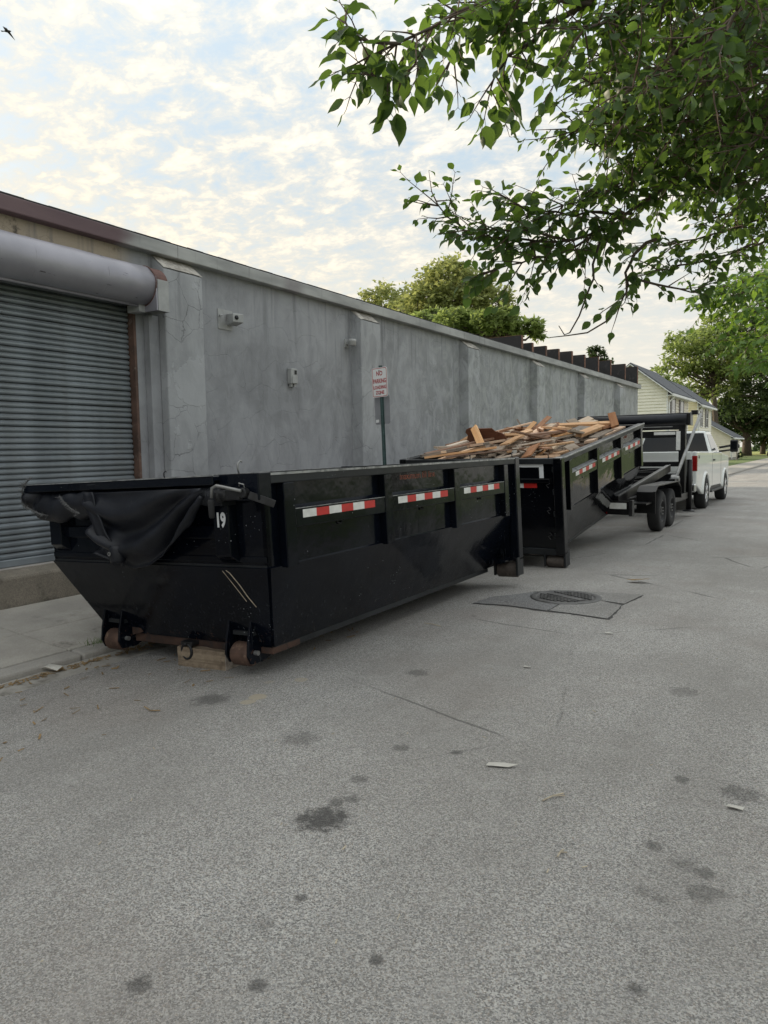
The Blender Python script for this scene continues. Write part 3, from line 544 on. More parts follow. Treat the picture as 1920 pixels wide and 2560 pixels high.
# ------------------------------------------------------------------ roll-off containers
def container(loc, rot, label, zt=1.40, front_gear=True, paint='dump_black', rail_top='dump_edge', side=1):
    hw, Ln, zb, z0, t, s_ = 1.16, 4.48, .77, .14, .27, .30
    R = empty('roll_off_container', loc, rot, label, 'dumpster', 'black roll-off containers on the street')
    P = lambda name, mb, mat, par=None, **k: mb.build(name, mat, par or R, **k)
    for sx in (1, -1):
        X = lambda x: sx*x
        fl = (lambda p: p) if sx == 1 else (lambda p: list(reversed(p)))
        sp = MB(); sp.slab(fl([(X(hw),0,zb),(X(hw),Ln-.05,zb),(X(hw),Ln-.05,zt-.02),(X(hw),0,zt-.02)]), .035)
        # lower hull leans in; built in strips so the plate can ripple a little
        n1, n2 = 14, 5; g = MB()
        def hull(u, v, sx=sx):
            zc_ = z0+(zb-z0)*v; y0 = s_*(1-v); y = y0+(Ln-.10-y0)*u; x = hw-t*(1-v)
            return (sx*(x+.006*math.sin(u*9+v*3)*math.sin(v*PI)*math.sin(u*PI)), y, zc_)
        g.grid(n1, n2, hull)
        if sx == -1: g.f = [tuple(reversed(f)) for f in g.f]
        P('side_panel', sp, paint); P('lower_side_panel', g, paint, solid=-.02 if sx == 1 else -.02)
        P('top_rail', MB().box((min(X(hw-.05),X(hw+.068)),.0,zt-.065),(max(X(hw-.05),X(hw+.068)),Ln,zt)), 'dump_edge', bevel=.006)
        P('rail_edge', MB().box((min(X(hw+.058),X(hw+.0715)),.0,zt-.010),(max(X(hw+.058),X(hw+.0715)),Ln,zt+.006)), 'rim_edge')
        for (va, vb) in ((.13,.25),(1.45,1.57),(2.76,2.88),(4.03,4.14)):
            a = min(X(hw-.002),X(hw+.066)); b_ = max(X(hw-.002),X(hw+.066)); P('stake', MB().box((a,va,zb-.02),(b_,vb,zt-.066)), paint, bevel=.006)
        for i, (va, vb) in enumerate(((.25,1.45),(1.57,2.76),(2.88,4.03))):
            va += .003; vb -= .003
            pr_ = [(hw-.001,1.175),(hw+.060,1.146),(hw+.060,1.018),(hw-.001,1.008)]; r_ = MB(); r_.add([(X(x),y_,z_+zt-1.4) for y_ in (va,vb) for x, z_ in pr_], [(0,1,2,3),(7,6,5,4),(0,4,5,1),(1,5,6,2),(2,6,7,3),(3,7,4,0)])
            rl = P('side_rail', r_, paint, bevel=.005)
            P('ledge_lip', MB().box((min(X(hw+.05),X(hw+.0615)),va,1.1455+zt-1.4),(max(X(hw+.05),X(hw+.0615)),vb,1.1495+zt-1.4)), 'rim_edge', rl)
            if side == -1 and sx == -1: P('ledge_sky_sheen', MB().add([(X(x),y_,z_+zt-1.4) for y_ in (va+.02,vb-.02) for x, z_ in ((hw+.004,1.1768),(hw+.058,1.1512),(hw+.058,1.1485),(hw+.004,1.174))], [(0,1,2,3),(7,6,5,4),(0,4,5,1),(1,5,6,2),(2,6,7,3),(3,7,4,0)]), 'ledge_sheen', rl)  # added pale strip: sky reflection on the sloping ledge, painted as colour
            if side == sx:
                ta = va+(.08 if i == 0 else .09); wd_ = (vb-va-.24)/6
                for q in range(6):
                    ya, yb = ta+q*wd_, ta+(q+1)*wd_; white = (q % 2 == 0) if sx == 1 else (q % 2 == 1)
                    P('reflective_tape', MB().box((min(X(hw+.0602),X(hw+.0618)),ya,1.076+zt-1.4),(max(X(hw+.0602),X(hw+.0618)),yb,1.134+zt-1.4)), 'tape_white' if white else 'tape_red', rl)
            P('cable_eye', MB().tube([(X(hw+.005),(va+vb)/2-.03,1.0+zt-1.4),(X(hw+.02),(va+vb)/2,.985+zt-1.4),(X(hw+.005),(va+vb)/2+.03,1.0+zt-1.4)], .006, 6), 'steel_dark', rl)
        P('bottom_rail', MB().box((min(X(hw-t-.09),X(hw-t+.015)),s_+.02,z0-.055),(max(X(hw-t-.09),X(hw-t+.015)),Ln-.30,z0+.02)), 'dump_edge', bevel=.006)
        P('rail_shoe', MB().box((min(X(hw-t-.10),X(hw-t+.02)),s_-.02,z0-.062),(max(X(hw-t-.10),X(hw-t+.02)),s_+.30,z0-.015)), 'rust', bevel=.006)
        # rear corner post, filler plate, rear roller
        P('corner_post', MB().box((min(X(hw-.05),X(hw+.075)),Ln-.13,.20),(max(X(hw-.05),X(hw+.075)),Ln,zt+.012)), paint, bevel=.012)
        P('filler_plate', MB().slab(fl([(X(hw-t-.02),Ln-.14,z0),(X(hw-.04),Ln-.14,z0+.06),(X(hw-.04),Ln-.14,zb+.02),(X(hw),Ln-.14,zb)]), .02).box((min(X(hw-t-.06),X(hw-.05)),Ln-.40,.20),(max(X(hw-t-.06),X(hw-.05)),Ln-.02,.245)), paint)
        for xx in (hw-.23, hw+.05): br = P('roller_bracket', MB().box((min(X(xx),X(xx+.025)),Ln-.19,.03),(max(X(xx),X(xx+.025)),Ln-.01,.24)), 'dump_edge', bevel=.004)
        P('rear_roller', MB().lathe([(.03,0),(.078,.0),(.086,.01),(.086,.235),(.078,.245),(.03,.245)], 20, basis((X(hw-.0775)-.1225,Ln-.10,.088),(0,1,0),(0,0,1))), 'dark_roller' , br, smooth=False)
    # front plate, bow, floor, tail gate
    P('front_panel', MB().slab([(-hw,0,zb),(hw,0,zb),(hw,0,zt-.02),(-hw,0,zt-.02)], .035), paint)
    P('bow_panel', MB().grid(10, 6, lambda u, v: ((hw-t*(1-v))*(2*u-1), s_*(1-v)+.006*math.sin(u*8)*math.sin(v*PI), z0+(zb-z0)*v)), paint, solid=-.02)
    P('weld_seam', MB().box((-hw+.01,-.008,zb-.006),(hw-.01,.004,zb+.010)), 'dump_edge')
    P('floor', MB().box((-hw+t+.01,s_,z0),(hw-t-.01,Ln-.1,z0+.02)), paint)
    tg = P('tail_gate', MB().box((-hw+.04,Ln-.085,.26),(hw-.04,Ln-.045,zt-.01)), 'dump_black_clean')
    P('gate_beam', MB().box((-hw+.0,Ln-.10,zt-.07),(hw-.0,Ln-.01,zt+.004)), 'dump_edge', tg, bevel=.006)
    P('gate_beam', MB().box((-hw+.10,Ln-.046,zt-.32),(hw-.20,Ln-.006,zt-.265)), paint, tg, bevel=.006)
    P('gate_sill', MB().box((-hw+.04,Ln-.14,.19),(hw-.04,Ln-.01,.275)), 'rust' if False else 'dump_edge', tg, bevel=.006)
    for q in range(8): P('gate_hinge', MB().lathe([(.018,0),(.018,.07)], 8, Matrix.Translation((hw-.055 if q < 4 else -hw+.055,Ln-.035,.42+(q%4)*.30))), 'dump_edge', tg)
    return R, dict(hw=hw, Ln=Ln, zb=zb, z0=z0, t=t, s=s_, zt=zt)
D1, d = container((-4.385,3.87,.018), (.007,-.040,-.0056), 'black empty roll-off container marked 19 with a torn tarp across its front', 1.40, True)
hw, Ln, zb, z0, t, s_, zt = (d[k] for k in ('hw','Ln','zb','z0','t','s','zt'))
def P(name, mb, mat, par=None, **k): return mb.build(name, mat, par or D1, **k)
# front gear: overhanging bumper, stakes, rail
P('bumper_rail', MB().box((-1.20,-.20,zt-.03),(.90,.06,zt+.004)).box((-1.20,-.205,zt-.055),(.90,-.185,zt+.004)), 'dump_black', bevel=.006)
P('bumper_edge', MB().box((-1.20,-.207,zt+.004),(.90,-.190,zt+.010)), 'rim_edge')
P('corner_box', MB().box((.88,-.13,zt-.17),(1.232,.0,zt+.012)), 'dump_black', bevel=.008); P('corner_flange', MB().box((.885,-.135,zt-.20),(.905,.0,zt-.17)), 'dump_edge')
for (a, b_, lowz) in ((.755,.895,.80),(-1.09,-.95,.86)):
    st = MB(); st.add([(a,-.075,zt-.10),(b_,-.075,zt-.10),(b_,0,zt-.10),(a,0,zt-.10),(a,-.075,lowz+.05),(b_,-.075,lowz+.05),(b_+.02,0,lowz-.01),(a-.01,0,lowz-.01)], [(0,1,2,3),(0,4,5,1),(1,5,6,2),(3,7,4,0),(4,7,6,5),(2,6,7,3)])
    P('front_stake', st, 'dump_black', bevel=.006)
P('front_rail', MB().box((-.945,-.035,.965),(.75,.0,1.055)), 'dump_black', bevel=.006)
P('front_rail', MB().box((-1.155,-.012,.80),(1.155,.0,.84)), 'dump_black', bevel=.004)
text_mesh('number', '19', .135, 'number_white', D1, basis((.825,-.0775,1.055),(1,0,0),(0,0,1)), .0055, .70, .0006)
text_mesh('fill_mark', 'maximum fill line', .085, 'fill_orange', D1, basis((hw+.0012,2.14,1.275),(0,1,0),(0,0,1)), .0008, 1.15, .0004)
def slope(u, z): return (u, s_*(zb-z)/(zb-z0)-.022, z)
for pts, w_ in (([(.74,.735),(.775,.66),(.815,.57),(.845,.50)], .0018), ([(.775,.74),(.80,.72),(.845,.63),(.875,.54),(.915,.46)], .0028)):
    sc_ = MB()
    for i in range(len(pts)-1):
        a, b_ = Vector(slope(*pts[i])), Vector(slope(*pts[i+1])); sc_.beam(a, b_, w_*2, .003, (0,-1,.4))
    P('paint_scratch', sc_, 'straw')
# front roller guards
for cx_ in (-.70, .70):
    for dx in (-.105, .105):
        pl = [(v_+.135, z_*.97) for v_, z_ in [(.105,.535),(.015,.20),(.0,.09),(.035,.022),(.17,.015),(.30,.06),(.295,.15),(.21,.31)]]
        x0 = cx_+dx-.009; P('roller_guard', MB().slab([(x0,v_,z_) for v_, z_ in pl], .018), 'dump_black', bevel=.003)
    P('guard_tie', MB().box((cx_-.098,.20,.225),(cx_+.098,.24,.255)), 'dump_edge'); P('axle_bolt', MB().lathe([(.018,0),(.018,.26)], 8, basis((cx_-.13,.21,.10),(0,1,0),(0,0,1))), 'steel_grey')
    P('front_roller', MB().lathe([(.025,0),(.078,0),(.088,.012),(.088,.15),(.078,.162),(.025,.162)], 22, basis((cx_-.081,.21,.086),(0,1,0),(0,0,1))), 'rust_roller')
P('cross_beam', MB().box((-.59,.29,.06),(.59,.38,.165)), 'rust', bevel=.008); P('beam_end', MB().slab([(-.58,.27,.20),(-.50,.27,.24),(-.46,.27,.15),(-.58,.27,.12)], .012), 'rust')
P('ring_lug', MB().box((.03,.21,.09),(.15,.295,.125)), 'steel_dark', bevel=.006)
P('lifting_ring', MB().tube([(.09+.052*math.cos(a), .215, .048+.058*math.sin(a)) for a in [PI*.5+2*PI*i/22*.96 for i in range(23)]], .0125, 8), 'steel_dark', smooth=True)
# tarp roll, bunched cloth, hanging sheet, strap, frayed rope
roll = P('tarp_roll', MB().tube([(-1.20+i*.059,-.105,zt-.125) for i in range(36)], [.070+.004*math.sin(i*1.3) for i in range(36)], 16), 'tarp', smooth=True)
P('roll_spool', MB().lathe([(.074,0)]+[(.078 if i % 2 else .070, .01+i*.012) for i in range(12)]+[(.06,.16)], 18, basis((.725,-.105,zt-.125),(0,1,0),(0,0,1))), 'tarp', roll)
def bunch(u, v):
    a = -.6+v*2*PI*.86; x = -1.21+u*.89; tw = .5*math.sin(u*7)
    sag = .055*math.sin(min(1, u*1.15)*PI)**1.0
    r = .083+.022*math.sin(a*2+u*9+tw)+.018*noise.noise(Vector((u*7, a*1.2, 2.2)))+.018*math.sin(u*23+a*1.6)*.5
    z_ = zt-.135-.02*u+math.cos(a)*r; 
    if math.cos(a) < 0: z_ -= sag*abs(math.cos(a))*1.3
    return (x+.02*math.sin(a+u*11), -.11-math.sin(a)*r*1.15, z_)
bn = P('bunched_tarp', MB().grid(46, 22, bunch), 'tarp', smooth=True, solid=.004)
def sheet(u, v):
    x = -.42+u*1.22
    hem = [(-.42,.86),(-.30,.80),(-.10,.735),(.10,.765),(.30,.84),(.46,.94),(.60,1.06),(.72,1.17),(.80,1.25)]
    for i in range(len(hem)-1):
        if hem[i][0] <= x <= hem[i+1][0]+1e-6:
            f = (x-hem[i][0])/(hem[i+1][0]-hem[i][0]); f = f*f*(3-2*f)*.4+f*.6; hz_ = hem[i][1]*(1-f)+hem[i+1][1]*f; break
    top = zt-.075; z_ = top+(hz_-top)*v; drop = top-hz_
    # swags: folds that sag between the left strap and the right end
    ph = v*3.2+(1.0*(u-.30)**2)*3.4
    y_ = -.215+.075*v*min(1, drop*2.2)+.080*math.sin(ph*4.4+.6)*min(1, drop*3)*(.35+v*.65)*(1-.4*u)+.012*math.sin(u*14+v*5)*v
    if v < .25: y_ -= .012*math.sin(v/.25*PI)
    return (x+.012*math.sin(ph*5)*v, min(y_, -.088 if x > .74 else -.05), z_)
P('tarp_sheet', MB().grid(56, 44, sheet), 'tarp', smooth=True, solid=.004)
def strap(u, v):
    z_ = zt-.07-u*.56; x = -.36+.115*u+.10*u*u-.055+.11*v+.006*math.sin(u*20); return (x, -.235+.05*u+.012*math.cos((v-.5)*4)-.01*math.sin(u*5), z_)
stp_ = P('tarp_strap', MB().grid(20, 4, strap), 'tarp', smooth=True, solid=.012); P('strap_cuff', MB().lathe([(.052,0),(.058,.02),(.056,.10),(.05,.13)], 14, basis((-.135,-.185,.80),(1,0,0),(0,1,0))), 'tarp', stp_, smooth=True)
P('cuff_grommet', MB().lathe([(.008,0),(.016,.0),(.016,.006),(.008,.006)], 12, basis((-.15,-.244,.87),(1,0,0),(0,0,1)), closed=True), 'steel_grey', stp_)
rg = random.Random(5)
def frayed(name, path, r, n):
    f_ = MB()
    for _ in range(n):
        k = rg.random()*(len(path)-1); i = int(k); p = Vector(path[i]).lerp(Vector(path[i+1]), k-i); q = p+Vector((rg.gauss(0,r),rg.gauss(0,r)-.012,rg.gauss(0,r))); mid = (p+q)/2+Vector((rg.gauss(0,r*.4),rg.gauss(0,r*.4),rg.gauss(0,r*.4))); f_.tube([p, mid, q], .0011, 4, False)
    f_.tube(path, [.0045]*len(path), 6); o = P(name, f_, 'frayed'); o['kind'] = 'stuff'
frayed('frayed_rope', [(-1.20,-.215,zt-.13),(-1.195,-.222,zt-.06),(-1.185,-.218,zt+.0),(-1.16,-.20,zt+.03),(-1.11,-.18,zt+.065)], .014, 160)
frayed('frayed_hem', [(-1.21,-.21,zt-.15),(-1.12,-.225,zt-.18),(-1.0,-.215,zt-.225),(-.9,-.21,zt-.24)], .011, 150)
frayed('frayed_hem', [(-.68,-.245,zt-.09),(-.62,-.25,zt-.14),(-.55,-.248,zt-.19),(-.46,-.245,zt-.225)], .010, 130)
P('roll_end', MB().lathe([(.03,0),(.085,.012),(.095,.05),(.088,.10)], 16, basis((-1.27,-.11,zt-.10),(0,1,0),(0,0,1))), 'tarp', smooth=True)
# crank, hooks
P('crank_hub', MB().lathe([(.02,0),(.05,.004),(.05,.02),(.035,.03),(.035,.07),(.02,.08)], 16, basis((.90,-.155,zt-.125),(0,1,0),(0,0,1))), 'steel_dark')
P('crank_gear', MB().box((.97,-.175,zt-.16),(1.10,-.135,zt-.09)).lathe([(.034,0),(.034,.05)], 12, basis((1.13,-.135,zt-.115),(1,0,0),(0,0,1))), 'steel_dark', bevel=.008)
P('crank_handle', MB().tube([(1.14,-.20,zt-.10),(1.02,-.215,zt-.075),(.95,-.225,zt-.06),(.915,-.23,zt-.075),(.905,-.23,zt-.14)], .011, 8), 'steel_grey', smooth=True)
P('crank_grip', MB().lathe([(.014,0),(.020,.01),(.022,.11),(.016,.125)], 12, basis((.897,-.23,zt-.275),(1,0,0),(0,1,0))), 'rubber', smooth=True)
P('latch_bar', MB().beam((1.17,-.16,zt-.13),(1.30,-.06,zt-.20),.012,.05), 'steel_dark', bevel=.003)
P('wire_tie', MB().tube([(1.10,-.17,zt-.07),(1.12,-.19,zt-.05),(1.15,-.18,zt-.06),(1.14,-.16,zt-.10),(1.11,-.18,zt-.12)], .004, 6), 'steel_grey')
def hook(par, x, y, z, s=1, mat='steel_grey', flip=1):
    return MB().tube([(x,y,z-.01),(x,y-.012*flip*s,z+.03*s),(x,y-.010*flip*s,z+.06*s),(x,y+.012*flip*s,z+.078*s),(x,y+.03*flip*s,z+.072*s)], .006, 7).build('tarp_hook', mat, par, True)
hook(D1, 1.0, -.05, zt+.01, 1.1); hook(D1, -hw, 1.25, zt, .8, 'steel_dark'); hook(D1, hw+.02, 4.40, zt+.01, .8, 'steel_dark'); hook(D1, hw+.05, 3.2, zt+.002, .25)
# timber block and grit under the front beam
blk = MB(); r = random.Random(2); bm_ = bmesh.new()
bl = empty('timber_block', (-4.16,4.20,rz(-4.16)), (0,0,math.radians(4)), 'short split weathered timber block lying under the rusty front beam', 'timber block')
def blkf(x, y, z): return (x+r.uniform(-.006,.006), y+r.uniform(-.004,.004), z)
nx = 12; rows = [(-.11,-.004),(-.115,.05),(-.113,.105),(-.108,.148)]; vs = MB()
vs.grid(nx, 3, lambda u, v: ((u-.5)*.47, rows[round(v*3)][0]+.006*math.sin(u*31+v*5)+(-.012 if .45 < u < .5 else 0)*-1, rows[round(v*3)][1]))
vs.grid(nx, 1, lambda u, v: ((u-.5)*.47, -.108+v*.22+.006*math.sin(u*31+5)*(1-v), .148+.003*math.sin(u*17))); vs.box((-.232,-.10,-.004),(.232,.112,.145))
vs.build('timber', 'block_wood', bl)
MB().slab([(.238,-.11,0),(.238,.112,0),(.238,.112,.147),(.238,-.108,.147)], .006).build('sawn_end', 'wood_grey', bl)
# ------------------------------------------------------------------ second container, tilted up on the hoist, with timber
D2ROT = (-.126, 0, PI-.0227); D2LOC = (-4.19, 14.18, .538)
D2, d2 = container(D2LOC, D2ROT, 'black roll-off container heaped with timber, tilted up onto the hoist trailer', 1.50, False, 'dump_black_clean', 'rim_edge', -1)
def Q(name, mb, mat, par=None, **k): return mb.build(name, mat, par or D2, **k)
e = Ln-.0445; zt2 = 1.50     # local -x is the street side
Q('gate_strip', MB().box((-.96,e,zt2-.115),(-.60,e+.002,zt2-.070)), 'number_white'); Q('gate_strip', MB().box((-.97,e+.0022,zt2-.26),(-.91,e+.004,zt2-.066)), 'number_white')
for q, mt in ((0,'tape_red'),(1,'tape_white')): Q('gate_tape', MB().box((-.87+q*.19,e,zt2-.395),(-.87+q*.19+.188,e+.002,zt2-.335)), mt)
text_mesh('fill_mark', 'maximum fill line', .085, 'fill_orange', D2, basis((-hw-.0012,1.05,1.36),(0,-1,0),(0,0,1)), .0008, .35, .0004)
hook(D2, -hw+.12, Ln-.05, zt2, .7, 'steel_dark'); hook(D2, .1, Ln-.05, zt2, .7, 'steel_dark')
for q in range(3): Q('latch_chain', MB().tube([(-hw+.13,Ln-.02,1.2-q*.35),(-hw+.10,Ln-.015,1.17-q*.35),(-hw+.15,Ln-.012,1.15-q*.35),(-hw+.12,Ln-.015,1.11-q*.35)], .007, 6), 'steel_dark')
bpy.context.view_layer.update()
M2 = D2.matrix_world.copy()
# timber heap
RB = random.Random(11)
def heapz(x, y):      # local height of the heap surface; y measured from the front
    f = max(0, 1-abs(x-.15)/1.15)**.6; along = math.sin(max(0, min(1, (Ln-y)/Ln))*PI*.92+.22)
    return zt2-.06+.25*f*along-.12*max(0, (1.2-y))
hp = MB()
for i in range(230):
    x, y = RB.uniform(-1.0,1.0), RB.uniform(.25,Ln-.25); z_ = heapz(x,y)-RB.uniform(.10,.30); ln = RB.uniform(.2,.8); a = RB.uniform(0,PI); tl = RB.gauss(0,.2)
    dx, dy = math.cos(a)*ln/2, math.sin(a)*ln/2
    if abs(x)+abs(dx) > 1.08 or y-abs(dy) < .1 or y+abs(dy) > Ln-.12: continue
    hp.beam((x-dx,y-dy,z_-tl*.2),(x+dx,y+dy,z_+tl*.2), RB.uniform(.05,.18), .03, (RB.gauss(0,.3),RB.gauss(0,.3),1))
hp.v = [tuple(M2 @ Vector(v)) for v in hp.v]; o = hp.build('timber_scrap_heap', 'wood_grey'); tag(o, 'grey and brown timber scraps filling the tilted container under the boards', 'timber scraps', kind='stuff')
KIND = {'wood_pine': ('pine_board', 'fresh orange pine board lying on the timber heap', 'orange pine boards on the timber heap'), 'wood_pale': ('pale_board', 'pale sawn board lying on the timber heap', 'pale sawn boards on the timber heap'),
        'wood_grey': ('weathered_board', 'weathered grey board lying on the timber heap', 'weathered grey boards on the timber heap'), 'wood_brown': ('brown_board', 'dark brown stained board lying on the timber heap', 'brown boards on the timber heap')}
def board(p, q, w_, th, mat, up=(0,0,1), name=None, label=None, group=None, rag=0.0):
    p, q = Vector(p), Vector(q); c = (p+q)/2; dx_ = (q-p); ln = dx_.length; dx_.normalize(); yv = Vector(up).cross(dx_)
    if yv.length < 1e-3: yv = Vector((1,0,0))
    yv.normalize(); zv = dx_.cross(yv); mb = MB(); nm, lb, gp = KIND.get(mat, ('board', None, None)); rr = RB
    e = [rr.uniform(-1,1)*max(rag, .012) for _ in range(4)]
    mb.add([(-ln/2+e[0],-w_/2,-th/2),(ln/2+e[1],-w_/2,-th/2),(ln/2+e[2],w_/2,-th/2),(-ln/2+e[3],w_/2,-th/2),(-ln/2+e[0],-w_/2,th/2),(ln/2+e[1],-w_/2,th/2),(ln/2+e[2],w_/2,th/2),(-ln/2+e[3],w_/2,th/2)], [(3,2,1,0),(4,5,6,7),(0,1,5,4),(1,2,6,5),(2,3,7,6),(3,0,4,7)])
    o = mb.build(name or nm, mat); o.matrix_world = Matrix(((dx_.x,yv.x,zv.x,c.x),(dx_.y,yv.y,zv.y,c.y),(dx_.z,yv.z,zv.z,c.z),(0,0,0,1)))
    if not label:
        lc = M2.inverted() @ c; where = 'by the tail gate' if lc.y > 3.0 else ('near the container front' if lc.y < 1.5 else 'midway along the heap'); sd = 'by the street-side rim' if lc.x < -.4 else ('by the wall-side rim' if lc.x > .45 else 'on the crest')
        lb = ('long' if ln > .7 else 'short')+(' wide ' if w_ > .12 else ' narrow ')+{'wood_pine':'orange pine','wood_pale':'pale sawn','wood_grey':'weathered grey','wood_brown':'brown stained'}[mat]+' board '+sd+', '+where
    return tag(o, label or lb, 'board', None if label else gp)
def z3(x, y): return (1040+x*.36166, 980+y*.36166)
def fb(x1, y1, Y1, x2, y2, Y2, w_, th, mat, up=(0,0,1), **k):
    a = at(*z3(x1,y1),'Y',Y1); b_ = at(*z3(x2,y2),'Y',Y2); return board(a, b_, w_, th, mat, up, **k)
# boards that can be told apart
fb(150,478,9.95, 468,372,10.45, .15,.045,'wood_pine',(-.45,-.5,.75), label='long orange pine board sloping down over the rear left rim of the timber heap')
fb(60,462,10.4, 330,398,11.4, .24,.03,'wood_brown',(-.3,-.5,.8), label='ragged brown board behind the long sloping pine board', rag=.06)
fb(400,245,10.72, 452,368,10.5, .11,.04,'wood_pine',(0,-1,.1), label='short orange pine board standing against the dark red panel')
fb(460,425,10.6, 700,362,11.3, .13,.03,'wood_pale',(-.1,-.4,.9), label='pale grey board beside the foot of the long sloping pine board')
fb(330,470,10.0, 400,440,10.3, .06,.04,'wood_pale',(-.3,-.3,.9))
fb(760,350,11.2, 1060,302,12.3, .16,.03,'wood_pale',(-.1,-.4,.9), label='long pale grey plank lying across the middle of the timber heap')
fb(700,450,10.15, 845,360,10.7, .26,.03,'wood_grey',(-.45,-.75,.5), label='broad weathered grey plywood piece leaning at the tail gate')
fb(720,375,10.6, 770,440,10.2, .16,.02,'wood_grey',(.6,-.6,.5))
fb(990,232,12.7, 1350,215,13.2, .09,.05,'wood_pine',(0,-.5,.85), label='long thin orange pine board level across the top of the heap')
fb(1115,300,12.2, 1280,235,13.0, .15,.05,'wood_pine',(.1,-.45,.85), label='thick pink pine board with a square cut end on top of the heap')
fb(1000,318,12.0, 1170,240,12.8, .22,.025,'wood_grey',(0,-.5,.85), label='wide weathered grey board under the thick pink pine board')
fb(1352,150,13.3, 1378,240,13.1, .13,.05,'wood_brown',(.3,-1,0), label='short brown board standing on end near the container front')
fb(920,290,11.9, 1010,245,12.4, .13,.04,'wood_pine',(0,-.6,.8)); fb(790,305,11.9, 880,245,12.4, .12,.035,'wood_pine',(0,-.6,.8)); fb(750,300,12.0, 830,250,12.5, .16,.03,'wood_brown',(0,-.6,.8))
fb(660,300,11.7, 800,328,11.4, .10,.03,'wood_pine',(0,-.5,.85)); fb(520,362,11.2, 730,300,12.0, .08,.03,'wood_brown',(0,-.5,.85)); fb(700,325,11.5, 935,255,12.5, .02,.02,'wood_grey')
fb(830,385,11.0, 945,345,11.4, .10,.03,'wood_brown',(0,-.5,.85)); fb(895,450,10.6, 1030,405,11.2, .14,.03,'wood_pine',(0,-.4,.9)); fb(925,410,11.0, 995,345,11.5, .07,.04,'wood_pale',(0,-.5,.85)); fb(1290,300,12.6, 1420,242,13.6, .15,.03,'wood_pine',(0,-.4,.9))
fb(1225,320,12.3, 1330,265,13.0, .16,.03,'wood_grey',(0,-.4,.9)); fb(1040,395,11.2, 1110,370,11.5, .13,.02,'wood_grey',(.4,-.6,.7)); fb(560,440,10.6, 640,400,10.9, .14,.02,'wood_grey',(.3,-.7,.6)); fb(480,452,10.3, 570,420,10.7, .12,.03,'wood_grey',(-.3,-.5,.8))
fb(840,440,10.4, 900,390,10.9, .12,.03,'wood_pine',(-.4,-.6,.7)); fb(1030,355,11.5, 1110,335,11.9, .12,.02,'wood_grey',(.5,-.6,.6)); fb(1055,210,13.2, 1110,195,13.4, .12,.02,'wood_grey',(0,-1,.4)); fb(1150,215,13.2, 1235,195,13.6, .14,.02,'wood_pale',(0,-.7,.6)); fb(700,190,12.6, 735,245,12.4, .03,.02,'wood_grey',(0,-1,.2))
fb(690,265,12.3, 790,255,12.6, .05,.05,'wood_brown'); fb(610,300,11.9, 690,280,12.3, .10,.02,'wood_brown',(0,-.7,.6)); fb(880,260,12.4, 950,222,12.9, .12,.02,'wood_pale',(0,-.7,.6)); fb(1280,250,12.9, 1345,232,13.3, .10,.04,'wood_brown')
# ragged dark red panel
pn = MB(); ragp = [(345,262),(372,248),(440,255),(520,252),(545,272),(590,285),(612,300),(626,328),(560,345),(470,365),(375,368),(352,330),(358,300),(342,280)]
c0 = at(*z3(480,310),'Y',10.85); pn.slab([at(*z3(x,y),'Y',10.85+(310-y)*-.0012)-c0 for x, y in ragp][::-1], .018); o = pn.build('broken_panel', 'wood_panel', loc=c0); tag(o, 'broken dark red hardboard panel sticking up from the timber heap', 'panel')
cr = MB(); c0 = at(*z3(670,415),'Y',10.35); cr.slab([at(*z3(x,y),'Y',10.35)-c0 for x, y in ((655,440),(665,405),(690,385),(700,410),(690,440))], .004); o = cr.build('paper_scrap', 'paper', loc=c0); tag(o, 'crumpled white paper scrap caught among the boards by the tail gate', 'paper')
mats = ['wood_pine','wood_brown','wood_grey','wood_pale','wood_pine','wood_brown','wood_pale']
for (xa, ya, za, xb, yb, zb_, w_, th_, mt) in ((1.02,4.05,1.53,.35,3.1,1.64,.15,.03,'wood_brown'),(.85,4.38,1.52,-.1,3.95,1.60,.12,.03,'wood_pine'),(1.05,3.5,1.54,.5,2.6,1.68,.16,.025,'wood_pale'),(1.17,3.1,1.54,.4,2.2,1.70,.12,.03,'wood_brown'),(.9,4.42,1.55,.2,3.6,1.62,.09,.04,'wood_grey'),(1.18,2.4,1.55,.3,1.5,1.72,.14,.025,'wood_pine'),(.5,4.40,1.53,-.5,3.9,1.58,.14,.02,'wood_brown'),(1.16,1.7,1.55,.5,.9,1.66,.12,.03,'wood_grey')):
    board(M2 @ Vector((xa,ya,za)), M2 @ Vector((xb,yb,zb_)), w_, th_, mt, (.1,.1,1))
for i in range(58):
    x, y = RB.uniform(-.95,.95), RB.uniform(.5,Ln-.3); z_ = heapz(x,y)-RB.uniform(-.02,.09); ln = RB.choice((.4,.7,1.0,1.4)); a = RB.gauss(1.1,.6); dx, dy = math.cos(a)*ln/2, math.sin(a)*ln/2; tl = RB.gauss(0,.085)*ln
    if abs(x)+abs(dx) > 1.05 or y-abs(dy) < .15 or y+abs(dy) > Ln-.15: continue
    board(M2 @ Vector((x-dx,y-dy,z_-tl)), M2 @ Vector((x+dx,y+dy,z_+tl)), RB.choice((.07,.09,.12,.16)), RB.choice((.018,.022,.036)), mats[i % 7], (RB.gauss(0,.22),RB.gauss(.1,.22),1))
